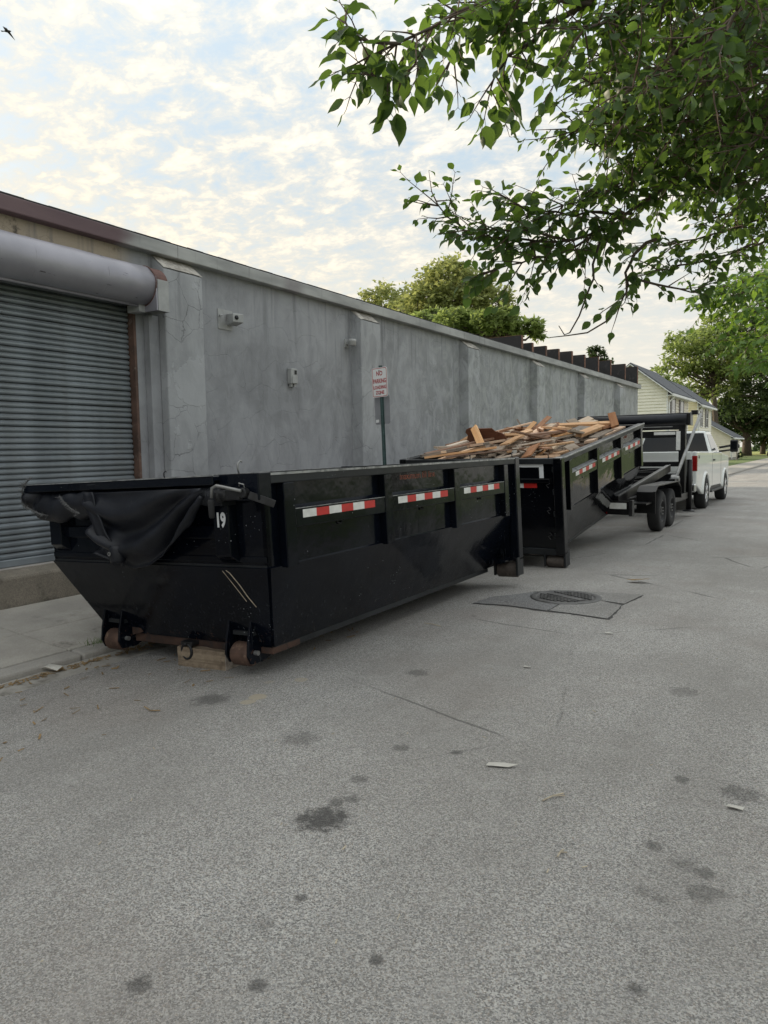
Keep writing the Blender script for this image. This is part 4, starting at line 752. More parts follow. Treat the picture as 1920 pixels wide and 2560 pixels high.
# ------------------------------------------------------------------ hoist trailer
TR = empty('hoist_trailer', (-3.98,12.75,0), (0,0,-.004), 'black tandem axle hoist trailer with tarp arm, lifting the loaded container', 'trailer')
def T(name, mb, mat='trailer_black', par=None, **k): return mb.build(name, mat, par or TR, **k)
for sx in (-1, 1): T('frame_rail', MB().box((sx*.55-.05,.1,.46),(sx*.55+.05,5.9,.62)), bevel=.008)
for y_ in (.6,1.5,2.5,3.5,4.5,5.6): T('cross_member', MB().box((-.5,y_-.03,.49),(.5,y_+.03,.585)), bevel=.006)
rb = T('rear_bumper', MB().box((-1.1,.0,.47),(1.08,.09,.70)), bevel=.01)
T('number_plate', MB().box((.72,-.012,.57),(1.0,-.002,.67)), 'tape_white', rb); T('tail_lamp', MB().box((.60,-.014,.58),(.69,-.002,.66)), 'light_red', rb); T('tail_lamp', MB().box((.45,-.012,.49),(.68,-.002,.53)), 'light_red', rb)
T('bumper_bracket', MB().box((1.04,-.02,.45),(1.10,.12,.715)), 'steel_dark', rb, bevel=.006)
for sx in (-.78, .78): T('tilt_rail', MB().beam((sx,.15,.70),(sx,4.70,1.12),.10,.15), bevel=.008)
T('tilt_rail_edge', MB().beam((.82,.15,.782),(.82,4.70,1.202),.014,.008), 'steel_grey')
for k in range(7): y_ = .3+k*.70; T('tilt_cross', MB().beam((-.73,y_,.715+k*.0646),(.73,y_,.715+k*.0646),.07,.06), bevel=.005)
T('tilt_brace', MB().beam((-.73,1.7,.84),(.73,3.1,.97),.06,.05)); T('tilt_brace', MB().beam((-.73,3.1,.97),(.73,4.5,1.10),.06,.05))
T('winch_post', MB().box((.36,3.02,1.2),(.42,3.08,1.42)), bevel=.004); T('winch_bar', MB().beam((-.6,3.05,1.36),(.5,3.05,1.38),.05,.05)); T('winch', MB().lathe([(.05,0),(.09,.01),(.09,.02),(.05,.03),(.05,.20),(.09,.21),(.09,.22),(.05,.23)], 16, basis((-.45,3.0,1.30),(0,1,0),(0,0,1))), 'steel_grey')
T('hoist_cylinder', MB().tube([(-.1,.2,.6),(-.1,3.0,1.02)], .06, 12), 'steel_dark', smooth=True)
def wheel(par, x, y, r, w_, rimmat, rim_r, face=1, spokes=0):
    M = basis((x,y,r),(0,face,0),(0,0,1))
    if face < 0: M = basis((x,y,r),(0,-1,0),(0,0,1))
    h = w_/2; tw = MB().lathe([(rim_r,-h),(r*.90,-h),(r*.975,-h*.82),(r,-h*.5),(r,h*.5),(r*.975,h*.82),(r*.90,h),(rim_r*1.06,h),(rim_r,h*.9)], 32, M, closed=True).build('wheel', 'rubber', par, True)
    rm = MB().lathe([(rim_r*1.02,-h*.8),(rim_r*1.02,h*.92),(rim_r*.93,h*.96),(rim_r*.88,h*.55),(rim_r*.45,h*.42),(rim_r*.40,h*.72),(rim_r*.22,h*.82),(.0001,h*.84)], 28, M).build('rim', rimmat, tw, True)
    if spokes:
        sp = MB()
        for i in range(spokes):
            a = 2*PI*i/spokes; p = M @ Vector((math.cos(a)*rim_r*.25, math.sin(a)*rim_r*.25, h*.78)); q = M @ Vector((math.cos(a)*rim_r*.95, math.sin(a)*rim_r*.95, h*.88)); sp.beam(p, q, rim_r*.22, .03, (1,0,0))
        sp.build('spokes', rimmat, tw, bevel=.006); MB().lathe([(rim_r*.80,-h*.5),(rim_r*.80,h*.5),(.001,h*.5)], 24, M).build('hub_shadow', 'dark_gap', tw)
    else:
        nb = MB()
        for i in range(6): a = 2*PI*i/6; c_ = M @ Vector((math.cos(a)*rim_r*.32, math.sin(a)*rim_r*.32, h*.80)); nb.lathe([(.014,0),(.014,.03)], 6, M @ Matrix.Translation((math.cos(a)*rim_r*.32, math.sin(a)*rim_r*.32, h*.74)))
        nb.build('lug_nuts', 'steel_grey', tw)
    return tw
for sx in (1, -1):
    for y_ in (2.08, 3.02): wheel(TR, sx*1.07, y_, .385, .22, 'rim_dark', .21, sx)
    T('axle', MB().tube([(sx*.5,2.08,.38),(sx*1.0,2.08,.38)], .05, 10)); T('axle', MB().tube([(sx*.5,3.02,.38),(sx*1.0,3.02,.38)], .05, 10))
    pf = [(1.02,.42),(1.02,.80),(1.24,.90),(3.18,.90),(3.50,.78),(3.58,.55)]; fm = MB()
    for i in range(len(pf)-1):
        (ya, za), (yb, zb_) = pf[i], pf[i+1]; fm.add([(sx*.93,ya,za),(sx*1.24,ya,za),(sx*1.24,yb,zb_),(sx*.93,yb,zb_)], [(0,1,2,3)] if sx == 1 else [(3,2,1,0)])
    fe = T('fender', fm, solid=.012)
    lipm = MB()
    for i in range(len(pf)-1): lipm.beam((sx*1.235,*pf[i]),(sx*1.235,*pf[i+1]),.014,.045,(1,0,0))
    T('fender_lip', lipm, 'trailer_black', fe); T('fender_lamp', MB().lathe([(.03,0),(.03,.02)], 12, basis((sx*1.1,1.015,.60),(1,0,0),(0,0,1))), 'steel_grey', fe); T('fender_step', MB().box((min(sx*.6,sx*1.2),.55,.60),(max(sx*.6,sx*1.2),1.02,.63)), 'trailer_black', fe)
    T('upright_post', MB().box((sx*1.0-.07,5.02,.40),(sx*1.0+.07,5.20,2.10)), bevel=.012); T('post_gusset', MB().slab([(sx*1.0-.01,5.02,.9),(sx*1.0-.01,4.55,.42),(sx*1.0-.01,5.02,.42)], .02))
    T('side_frame', MB().box((min(sx*.6,sx*1.1),3.7,.42),(max(sx*.6,sx*1.1),5.3,.56)), bevel=.01)
    T('jack_leg', MB().tube([(sx*1.1,5.42,.16),(sx*1.1,5.42,1.30)], .065, 14), smooth=True); T('jack_foot', MB().lathe([(.05,0),(.13,.0),(.13,.02),(.05,.05)], 16, Matrix.Translation((sx*1.1,5.42,.12))), 'steel_dark')
for q in range(4): T('jack_pin', MB().lathe([(.014,0),(.014,.02)], 8, basis((1.02,5.33,.42+q*.09),(1,0,0),(0,0,1))), 'steel_grey')
T('head_beam', MB().box((-1.07,5.02,1.98),(1.07,5.19,2.10)), bevel=.01); T('head_strip', MB().box((-.9,5.015,2.035),(.80,5.019,2.055)), 'steel_grey')
hb = T('cross_beam', MB().box((-.93,5.03,1.80),(.93,5.17,1.95)), bevel=.01); T('reflective_strip', MB().box((.40,5.022,1.865),(.86,5.028,1.93)), 'tape_white', hb)
T('reflective_strip', MB().box((.88,5.012,1.52),(.97,5.018,1.94)), 'tape_white', hb); T('cross_beam', MB().box((-.93,5.03,1.15),(.93,5.17,1.26)), bevel=.01)
T('cable_clamp', MB().beam((-.25,5.0,1.80),(-.12,4.98,1.72),.04,.05), 'steel_grey'); T('tool_tray', MB().box((-.93,5.2,.62),(.93,5.9,.98)), bevel=.01)
th = T('tarp_housing', MB().box((-1.45,5.28,2.08),(1.12,5.50,2.36)), 'trailer_black', bevel=.03); T('tarp_roll', MB().tube([(-1.42,5.27,2.22),(1.05,5.27,2.22)], .11, 14), 'tarp', th, smooth=True); T('housing_end', MB().box((1.122,5.27,2.07),(1.15,5.51,2.37)), 'steel_grey', th, bevel=.006)
T('housing_motor', MB().box((1.13,5.36,2.31),(1.27,5.48,2.41)), 'trailer_black', th, bevel=.01)
for sx in (1, -1):
    ar = T('tarp_arm', MB().tube([(sx*1.12,3.75,.98),(sx*1.14,4.9,1.58),(sx*1.17,6.35,2.32),(sx*1.17,6.42,2.345)], .036, 10), 'steel_grey', smooth=True)
    T('arm_tip', MB().tube([(sx*1.17,6.42,2.345),(sx*1.12,6.36,2.37),(sx*.98,6.28,2.36)], .02, 8), 'steel_grey', ar, smooth=True)
    T('arm_hub', MB().lathe([(.05,0),(.085,.01),(.085,.10),(.06,.12),(.06,.16)], 16, basis((sx*1.02,3.72,.93),(0,sx,0),(0,0,1))), 'steel_grey', ar); T('arm_bracket', MB().box((sx*1.05-.06,3.62,.50),(sx*1.05+.06,3.90,.93)), 'trailer_black', ar, bevel=.01)
T('white_bracket', MB().beam((-.62,1.75,1.58),(-.50,1.80,1.90),.10,.03,(1,0,0)), 'tape_white')
T('drawbar', MB().beam((-.45,5.85,.54),(0,6.75,.56),.09,.12)); T('drawbar', MB().beam((.45,5.85,.54),(0,6.75,.56),.09,.12)); T('coupler', MB().box((-.06,6.6,.50),(.06,6.95,.62)), 'steel_dark', bevel=.01)
# ------------------------------------------------------------------ pickup
TK = empty('pickup_truck', (-3.86,19.25,0), (0,0,-.006), 'white single cab pickup truck with 4x4 badge coupled to the hoist trailer', 'pickup truck')
def K(name, mb, mat='truck_white', par=None, **k): return mb.build(name, mat, par or TK, **k)
def arch(cy, r, n=12): return [(cy-r*math.cos(PI*i/n), .40+r*1.0*math.sin(PI*i/n)) for i in range(n+1)]
RA, FA = 1.42, 5.02
out = [(.02,.66)] + arch(RA,.50) + [(2.45,.52),(4.2,.50)] + arch(FA,.50) + [(5.82,.56),(5.88,.78),(5.88,1.16),(5.78,1.30),(4.55,1.38),(4.35,1.42),(2.50,1.44),(0.0,1.47),(0,.95)]
for sx in (1, -1):
    poly = [(sx*1.0,y_,z_) for y_, z_ in out]
    if sx == -1: poly = poly[::-1]
    K('body_side', MB().slab(poly, .10), bevel=.03, seg=3)
    for cy, r in ((RA,.50),(FA,.50)):
        fl = MB(); ap = [(cy-r*1.03*math.cos(PI*i/14), .40+r*1.03*math.sin(PI*i/14)) for i in range(15)]; fl.tube([(sx*.99,y_,z_) for y_, z_ in ap], .045, 8); K('wheel_arch', fl, 'truck_white', smooth=True)
    for y0 in (2.52, 4.18): K('door_seam', MB().box((sx*1.0-.002,y0,.56),(sx*1.0+.002,y0+.014,1.42)), 'dark_gap')
    K('door_handle', MB().box((sx*1.0-.012 if sx > 0 else -1.028,2.68,1.20),(sx*1.0+.028 if sx > 0 else -.988,2.90,1.245)), 'plastic_black', bevel=.01)
    K('running_board', MB().box((min(sx*.86,sx*1.06),2.1,.38),(max(sx*.86,sx*1.06),4.35,.43)), 'plastic_black', bevel=.01); K('rocker', MB().box((min(sx*.80,sx*.97),2.0,.42),(max(sx*.80,sx*.97),4.45,.54)), 'plastic_black')
    K('tail_light', MB().box((min(sx*.89,sx*1.006),-.012,1.0),(max(sx*.89,sx*1.006),.09,1.37)), 'light_red', bevel=.012)
    mr = K('mirror', MB().box((min(sx*1.26,sx*1.46),3.92,1.42),(max(sx*1.26,sx*1.46),4.06,1.76)), 'plastic_black', bevel=.03); K('mirror_arm', MB().beam((sx*.97,4.0,1.55),(sx*1.28,3.98,1.60),.05,.06).beam((sx*.97,4.0,1.44),(sx*1.28,3.98,1.48),.05,.05), 'plastic_black', mr); K('mirror_glass', MB().box((min(sx*1.285,sx*1.435),3.912,1.46),(max(sx*1.285,sx*1.435),3.918,1.72)), 'glass_dark', mr)
    for y_ in (RA, FA): wheel(TK, sx*.90, y_, .405, .27, 'chrome', .25, sx, 8)
    for y_ in (RA, FA): K('wheel_well', MB().box((min(sx*.55,sx*.885),y_-.56,.42),(max(sx*.55,sx*.885),y_+.56,.95)), 'dark_gap')
    K('mud_flap', MB().box((min(sx*.72,sx*.99),2.02,.36),(max(sx*.72,sx*.99),2.05,.62)), 'plastic_black'); K('headlight', MB().box((min(sx*.62,sx*.97),5.86,1.0),(max(sx*.62,sx*.97),5.90,1.18)), 'chrome')
K('tail_gate', MB().box((-.86,.0,.72),(.86,.07,1.47)), bevel=.02); K('gate_emboss', MB().box((-.60,-.008,1.0),(.60,.0,1.26)), bevel=.01); K('bumper', MB().box((-1.0,-.16,.50),(1.0,.02,.70)), 'chrome', bevel=.03); K('bumper_step', MB().box((-.9,-.17,.68),(.9,.0,.72)), 'plastic_black', bevel=.01)
K('bed_floor', MB().box((-.9,.07,.86),(.9,2.45,.90)), 'plastic_black'); K('bulkhead', MB().box((-.92,2.44,.55),(.92,2.50,1.46))); K('cab_lower', MB().box((-.93,2.52,.50),(.93,4.35,1.43)), 'truck_white')
K('hood', MB().add([(-.92,4.3,.62),(.92,4.3,.62),(.92,5.84,.62),(-.92,5.84,.62),(-.93,4.3,1.40),(.93,4.3,1.40),(.90,5.80,1.27),(-.90,5.80,1.27)], [(3,2,1,0),(4,5,6,7),(0,1,5,4),(1,2,6,5),(2,3,7,6),(3,0,4,7)]), bevel=.05, seg=3); K('grille', MB().box((-.62,5.84,.72),(.62,5.91,1.20)), 'chrome', bevel=.02); K('front_bumper', MB().box((-1.0,5.80,.48),(1.0,6.0,.70)), 'chrome', bevel=.04)
cab = [(-.97,2.52,1.42),(.97,2.52,1.42),(.95,4.42,1.40),(-.95,4.42,1.40),(-.78,2.70,2.01),(.78,2.70,2.01),(.76,3.70,2.02),(-.76,3.70,2.02)]
K('cab', MB().add(cab, [(4,5,6,7),(0,1,5,4),(1,2,6,5),(2,3,7,6),(3,0,4,7)]), bevel=.06, seg=3)
def bil(q, u, v): a, b_, c_, d_ = [Vector(cab[i]) for i in q]; return a.lerp(b_, u).lerp(d_.lerp(c_, u), v)
def pane(name, q, u0, u1, v0, v1, mat, skew=0):
    K(name, MB().slab([bil(q,u0,v0)+Vector((0,0,0)), bil(q,u1,v0), bil(q,u1-skew,v1), bil(q,u0,v1)], -.006), mat)
pane('rear_window', (0,1,5,4), .035,.965,.04,.90,'glass_dark'); pane('side_window', (1,2,6,5), .10,.86,.10,.84,'glass_side'); pane('side_window', (3,0,4,7), .14,.90,.10,.84,'glass_side'); pane('windshield', (2,3,7,6), .06,.94,.06,.92,'glass_dark')
K('roof_lamp', MB().box((-.16,2.70,1.995),(.16,2.78,2.03)), 'plastic_black', bevel=.008)
text_mesh('badge', '4X4', .10, 'steel_dark', TK, basis((1.003,.32,1.30),(0,1,0),(0,0,1)), .003, 1.0, .001); text_mesh('badge', '4X4', .10, 'steel_dark', TK, basis((-1.003,.32,1.30),(0,-1,0),(0,0,1)), .003, 1.0, .001)
K('chassis', MB().box((-.45,-.05,.42),(.45,5.7,.62)), 'plastic_black'); K('axle', MB().tube([(-.8,RA,.40),(.8,RA,.40)], .07, 10), 'plastic_black'); K('axle', MB().tube([(-.8,FA,.40),(.8,FA,.40)], .06, 10), 'plastic_black')
K('exhaust', MB().tube([(.72,.3,.42),(.74,-.05,.40)], .04, 10), 'chrome')
# ------------------------------------------------------------------ far red car
CR = empty('parked_car', (-7.3,113,.07), (0,0,math.radians(-14)), 'dark red car parked on the lawn beyond the houses', 'car')
prof = [(0,.35),(0,.80),(.25,.95),(1.25,1.02),(2.05,1.48),(3.35,1.50),(4.25,1.02),(4.55,.95),(4.6,.40)]
cb = MB(); cb.slab([(.88,y_,z_) for y_, z_ in prof], 1.76); cb.build('body', 'car_red', CR, bevel=.10, seg=3)
MB().add([(-.68,1.32,1.05),(.68,1.32,1.05),(.62,2.0,1.44),(-.62,2.0,1.44)], [(0,1,2,3)]).build('windshield', 'glass_dark', CR, loc=(0,-.02,.02)); MB().slab([(.885,1.5,1.06),(.885,4.0,1.06),(.885,3.3,1.42),(.885,2.1,1.42)], .01).build('side_window', 'glass_dark', CR); MB().slab([(-.885,1.5,1.06),(-.885,2.1,1.42),(-.885,3.3,1.42),(-.885,4.0,1.06)], .01).build('side_window', 'glass_dark', CR)
MB().box((-.55,-.03,.42),(.55,.02,.72)).build('grille', 'plastic_black', CR); 
for sx in (-1,1):
    MB().box((sx*.70-.16,-.02,.74),(sx*.70+.16,.06,.86)).build('headlight', 'chrome', CR)
    for y_ in (.85,3.75): wheel(CR, sx*.80, y_, .33, .22, 'rim_dark', .2, sx)
# ------------------------------------------------------------------ houses
def clap(mb, p, q, z0, z1, n, pitch=.115, depth=.022, clip=None):     # lapped boards on a wall from p to q
    p, q, n = Vector(p), Vector(q), Vector(n); z = z0
    while z < z1-1e-4:
        zt_ = min(z+pitch, z1); a, b_ = p, q
        if clip:
            fa, fb_ = clip(z+pitch*.5); a, b_ = p.lerp(q, fa), p.lerp(q, fb_)
            if fb_-fa < .01: break
        mb.add([(a.x+n.x*depth,a.y+n.y*depth,z),(b_.x+n.x*depth,b_.y+n.y*depth,z),(b_.x,b_.y,zt_),(a.x,a.y,zt_),(a.x,a.y,z),(b_.x,b_.y,z)], [(0,1,2,3),(0,4,5,1)]); z += pitch
def house(name, x, y, wdt, ln, eave, rise, sid, front_sid, wins, label, zbase=.05, grp=None, over=.38):
    H = empty(name, (x,y,zbase), (0,0,0), label, 'house')
    core = MB(); xl = -wdt; pk = -wdt/2
    core.slab([(0-.03,.03,0),(0-.03,.03,eave),(pk,.03,eave+rise),(xl+.03,.03,eave),(xl+.03,.03,0)], ln-.06)
    core.v = [(a, b_ if b_ > .02 else b_, c_) for a, b_, c_ in core.v]
    ys_c = [v[1] for v in core.v]; 
    if min(ys_c) < -1: core.v = [(a, -b_+.06 if b_ < 0 else b_, c_) for a, b_, c_ in core.v]
    core.build('core_wall', sid, H)
    g = MB(); clap(g, (xl,0,0),(0,0,0), .3, eave+rise, (0,-1,0), .20, .05, lambda z: (0,1) if z < eave else ((z-eave)/rise*.5, 1-(z-eave)/rise*.5)); g.build('gable_siding', sid, H)
    g = MB(); clap(g, (0,0,0),(0,ln,0), .3, eave, (1,0,0), .20, .05); g.build('front_siding', front_sid, H)
    MB().box((xl,-.01,-.2),(.02,ln,.3)).build('foundation', 'kerb', H)
    MB().box((-.05,-.035,.3),(.04,.06,eave)).box((-.05,ln-.06,.3),(.04,ln+.035,eave)).build('corner_board', 'trim_white', H)
    dz = rise/(wdt/2); rf = MB(); xe = over; th_ = .10
    for sgn in (1, -1):
        xo = xe if sgn == 1 else xl-xe; zo_ = eave-dz*over
        rf.add([(xo,-over,zo_+.16),(xo,ln+over,zo_+.16),(pk,ln+over,eave+rise+.16),(pk,-over,eave+rise+.16),(xo,-over,zo_+.06),(xo,ln+over,zo_+.06),(pk,ln+over,eave+rise+.06),(pk,-over,eave+rise+.06)], [(0,1,2,3),(7,6,5,4),(0,4,5,1),(1,5,6,2),(2,6,7,3),(3,7,4,0)])
    R_ = rf.build('roof', 'shingle', H)
    for sgn in (1, -1):
        xo = xe if sgn == 1 else xl-xe; zo_ = eave-dz*over
        MB().beam((xo,-over-.012,zo_+.03),(pk,-over-.012,eave+rise+.03),.05,.20,(0,-1,0)).build('rake_board', 'trim_white', R_)
    MB().box((xe-.02,-over,eave-dz*over-.10),(xe+.11,ln+over,eave-dz*over+.06)).build('gutter', 'trim_white', R_, bevel=.02); MB().box((0,-over,eave-dz*over-.05),(xe,ln+over,eave-dz*over-.02)).build('soffit', 'trim_white', R_)
    MB().tube([(xe+.05,.15,eave-dz*over-.08),(.10,.12,eave-.75),(.10,.12,.2)], .05, 8).build('downpipe', 'trim_white', H)
    for (face, c_, z_, w_, h_) in wins:
        if face == 'f': M = basis((.03,c_,z_),(0,1,0),(0,0,1))
        else: M = basis((c_,-.03,z_),(1,0,0),(0,0,1))
        fr = MB().box((-w_/2-.08,-h_/2-.08,0),(w_/2+.08,h_/2+.08,.05), M).build('window', 'trim_white', H)
        MB().box((-w_/2,-h_/2,.05),(w_/2,-.03,.058), M).box((-w_/2,.03,.05),(w_/2,h_/2,.058), M).build('pane', 'pane', fr)
        for s2 in (-1,1): MB().box((s2*(w_/2+.29)-.19,-h_/2-.06,.0),(s2*(w_/2+.29)+.19,h_/2+.06,.035), M).build('shutter', 'shutter', fr)
    return H
house('town_house', -9.40, 50.9, 4.5, 7.7, 5.15, 1.75, 'siding_cream', 'siding_tan', [('f',1.7,3.95,.85,1.45),('f',4.9,3.95,.85,1.45),('f',1.7,1.4,.85,1.45),('f',4.9,1.4,.85,1.45)], 'cream clapboard two-storey house next to the end of the warehouse')
house('town_house', -9.87, 66.4, 4.5, 7.6, 5.15, 1.75, 'siding_yellow', 'siding_cream', [('f',1.6,3.95,.85,1.45),('f',4.7,3.95,.85,1.45),('f',1.6,1.4,.85,1.45),('f',4.7,1.4,.85,1.45)], 'pale yellow clapboard two-storey house between the cream house and the low house')
house('low_house', -9.58, 86.8, 7.0, 8.0, 2.55, 2.1, 'siding_tan', 'siding_tan', [('f',2.2,1.5,.9,1.2)], 'low single-storey tan clapboard house beside the lawn')
# ------------------------------------------------------------------ small things by the houses
mb_ = empty('round_mailbox', (at(1842,1130,'Y',85.6).x,85.6,.06), (0,0,0), 'black round-topped mailbox on a post at the edge of the lawn', 'mailbox')
MB().tube([(0,0,0),(0,0,1.3)], .05, 8).build('post', 'wood_grey', mb_); MB().tube([(0,-.3,1.45),(0,-.28,1.47),(0,.3,1.47)], .26, 14).build('box', 'plastic_black', mb_, True)
pl = empty('marker_pole', (at(1846,1120,'Y',96).x,96,.05), (0,0,0), 'thin pale marker pole standing on the lawn behind the mailbox', 'pole'); MB().tube([(0,0,0),(0,0,2.6)], [.06,.05], 8).build('shaft', 'wood_pale', pl); MB().lathe([(.05,0),(.07,.02),(.02,.06)], 10, Matrix.Translation((0,0,2.6))).build('cap', 'wood_pale', pl)
bd_ = empty('bird', tuple(Vector((0,0,1.6))+ray(18,78)*22), (0,0,2.2), 'small dark bird flying in the open sky', 'bird')
MB().lathe([(.001,-.10),(.02,-.07),(.035,0),(.028,.06),(.016,.10),(.001,.12)], 10, basis((0,0,0),(1,0,0),(0,0,1))).build('body', 'bird_dark', bd_, True)
for sx in (-1,1): MB().slab([(sx*.02,.04,0),(sx*.16,.06,.05),(sx*.30,-.10,-.10),(sx*.13,-.04,.02),(sx*.02,-.05,0)], .008).build('wing', 'bird_dark', bd_)
MB().slab([(-.015,.08,0),(.015,.08,0),(.035,.17,0),(-.035,.17,0)], .006).build('tail', 'bird_dark', bd_)
# ------------------------------------------------------------------ litter
def flat(name, x, y, pts, mat, label, cat, z=None, curl=.008, th=.002, group=None):
    r_ = random.Random(len(pts)*7+int(x*100)); m_ = MB(); zz_ = (rz(x) if z is None else z)+.006
    FLAT_K = .72 if mat == 'paper' else 1.0; m_.slab([(px_*FLAT_K,py_*FLAT_K,.002+curl*r_.random()) for px_, py_ in pts], th); o = m_.build(name, mat, loc=(x,y,zz_)); return tag(o, label, cat, group)
flat('paper_scrap', -1.41,3.42, [(-.09,-.05),(-.02,-.035),(.06,.0),(.11,.055),(.05,.05),(.0,.04),(-.05,.012),(-.085,-.01)], 'paper', 'torn strip of off-white paper flat on the open asphalt', 'paper')
flat('paper_scrap', -.34,3.51, [(-.05,-.015),(.0,-.03),(.045,-.02),(.05,.01),(.0,.025),(-.04,.015)], 'paper', 'small oval white paper flake beside the large oil stain', 'paper')
flat('paper_scrap', -1.64,6.39, [(-.04,-.02),(.04,-.01),(.05,.025),(-.02,.03)], 'paper', 'tiny white paper flake just short of the asphalt patch', 'paper')
flat('paper_scrap', -1.90,5.12, [(-.04,-.01),(.03,-.02),(.04,.015),(-.03,.02)], 'paper', 'tiny white paper flake on the road facing the container side', 'paper')
flat('dry_leaf', -1.97,9.02, [(-.13,-.02),(-.05,-.06),(.06,-.05),(.14,.0),(.07,.05),(-.03,.06)], 'dry_leaf', 'curled brown dry leaf just beyond the asphalt patch', 'leaf', curl=.05)
for x, y, a, ln, lb in ((-1.07,3.22,1.1,.13,'pale forked straw stalk lying on the asphalt by the torn paper'),(-.89,2.77,1.5,.06,'short pale straw stalk lying alone on the asphalt'),(-3.15,6.03,2.9,.20,'long pale straw stalk lying beside the black container')):
    m_ = MB(); c_, s2 = math.cos(a), math.sin(a); m_.tube([(-c_*ln/2,-s2*ln/2,.006),(0,0,.012),(c_*ln/2,s2*ln/2,.006)], .0035, 6); m_.tube([(0,0,.01),(c_*ln*.4+.02,s2*ln*.4-.01,.008)], .0028, 5); o = m_.build('straw_stalk', 'straw', loc=(x,y,rz(x)+.0)); tag(o, lb, 'straw')
flat('paper_scrap', -5.22,3.55, [(-.10,-.06),(.0,-.08),(.12,-.03),(.10,.06),(-.02,.08),(-.09,.03)], 'paper', 'crumpled white paper lying in the gutter by the kerb', 'paper', z=-.075, curl=.05)
lit = MB(); r_ = random.Random(9)
for i in range(420):
    y_ = r_.uniform(2.2,6.0); x = -5.20+abs(r_.gauss(0,.05)); 
    if r_.random() < .25: x = r_.uniform(-5.25,-3.6)
    zb_ = -.074 if x < -4.98 else rz(x); a = r_.uniform(0,PI); ln = r_.uniform(.01,.045); w_ = r_.uniform(.004,.014)
    lit.beam((x-math.cos(a)*ln,y_-math.sin(a)*ln,zb_+.006),(x+math.cos(a)*ln,y_+math.sin(a)*ln,zb_+.006+r_.uniform(0,.012)), w_, .002, (r_.gauss(0,.3),r_.gauss(0,.3),1))
o = lit.build('leaf_litter', 'dry_leaf'); tag(o, 'brown leaf and twig litter along the concrete gutter', 'leaf litter', kind='stuff')
lit = MB()
for i in range(90):
    x, y_ = r_.uniform(-3.2,1.5), r_.uniform(1.2,16); a = r_.uniform(0,PI); ln = r_.uniform(.004,.014); lit.beam((x-math.cos(a)*ln,y_-math.sin(a)*ln,rz(x)+.004),(x+math.cos(a)*ln,y_+math.sin(a)*ln,rz(x)+.008), r_.uniform(.002,.006), .002)
o = lit.build('road_litter', 'straw'); tag(o, 'scattered straw and twig bits on the asphalt', 'litter', kind='stuff')
for (x, y_, n_, rad, lb) in ((-5.42,4.62,150,.12,'low green grass tuft growing in the kerb joint nearest the container'),(-5.44,4.20,70,.09,'sparse grass tuft growing in the kerb joint further from the container')):
    gt = MB()
    for i in range(n_):
        px_, py_ = r_.gauss(0,rad*.35), r_.gauss(0,rad*1.1); h = r_.uniform(.02,.075); dx, dy = r_.gauss(0,.03), r_.gauss(0,.03); w_ = .003
        gt.add([(px_-w_,py_,-.01),(px_+w_,py_,-.01),(px_+dx*.5+w_*.7,py_+dy*.5,h*.7),(px_+dx*.5-w_*.7,py_+dy*.5,h*.7),(px_+dx,py_+dy,h)], [(0,1,2,3),(3,2,4)])
    o = gt.build('grass_tuft', 'lawn_blade', loc=(x,y_,-.02)); tag(o, lb, 'grass')
# ------------------------------------------------------------------ trees
def leaf_mesh(name, mat, curl=.25):
    # ovate leaf with a point, folded on its midrib; unit length along +x
    out_ = [(0,0),(.10,.16),(.28,.30),(.48,.31),(.68,.22),(.86,.09),(1.0,0)]
    m_ = MB(); k = len(out_)
    for x, w_ in out_: m_.v.append((x,0,-.10*x*x*curl*4)); 
    for x, w_ in out_[1:-1]: m_.v.append((x,w_,.28*w_-.10*x*x*curl*4))
    for x, w_ in out_[1:-1]: m_.v.append((x,-w_,.28*w_-.10*x*x*curl*4))
    for sd in (0, 1):
        o_ = k+sd*(k-2)
        for i in range(k-1):
            a, b_ = i, i+1; oa = o_+i-1 if 0 < i < k-1 else None; ob = o_+i if i+1 < k-1 else None
            f = [a, b_] + ([ob] if ob is not None else []) + ([oa] if oa is not None else [])
            m_.f.append(tuple(f if sd == 0 else f[::-1]))
    return m_
LEAVES = [leaf_mesh('leaf', None, c_) for c_ in (-.15,.25,.7,1.1)]
for k_, (sx_, sk_) in enumerate(((1.0,.0),(.85,.06),(1.12,-.05),(.92,.10))): LEAVES[k_].v = [(x,y*sx_+sk_*x*x,z+.05*math.sin(x*7+k_)) for x, y, z in LEAVES[k_].v]
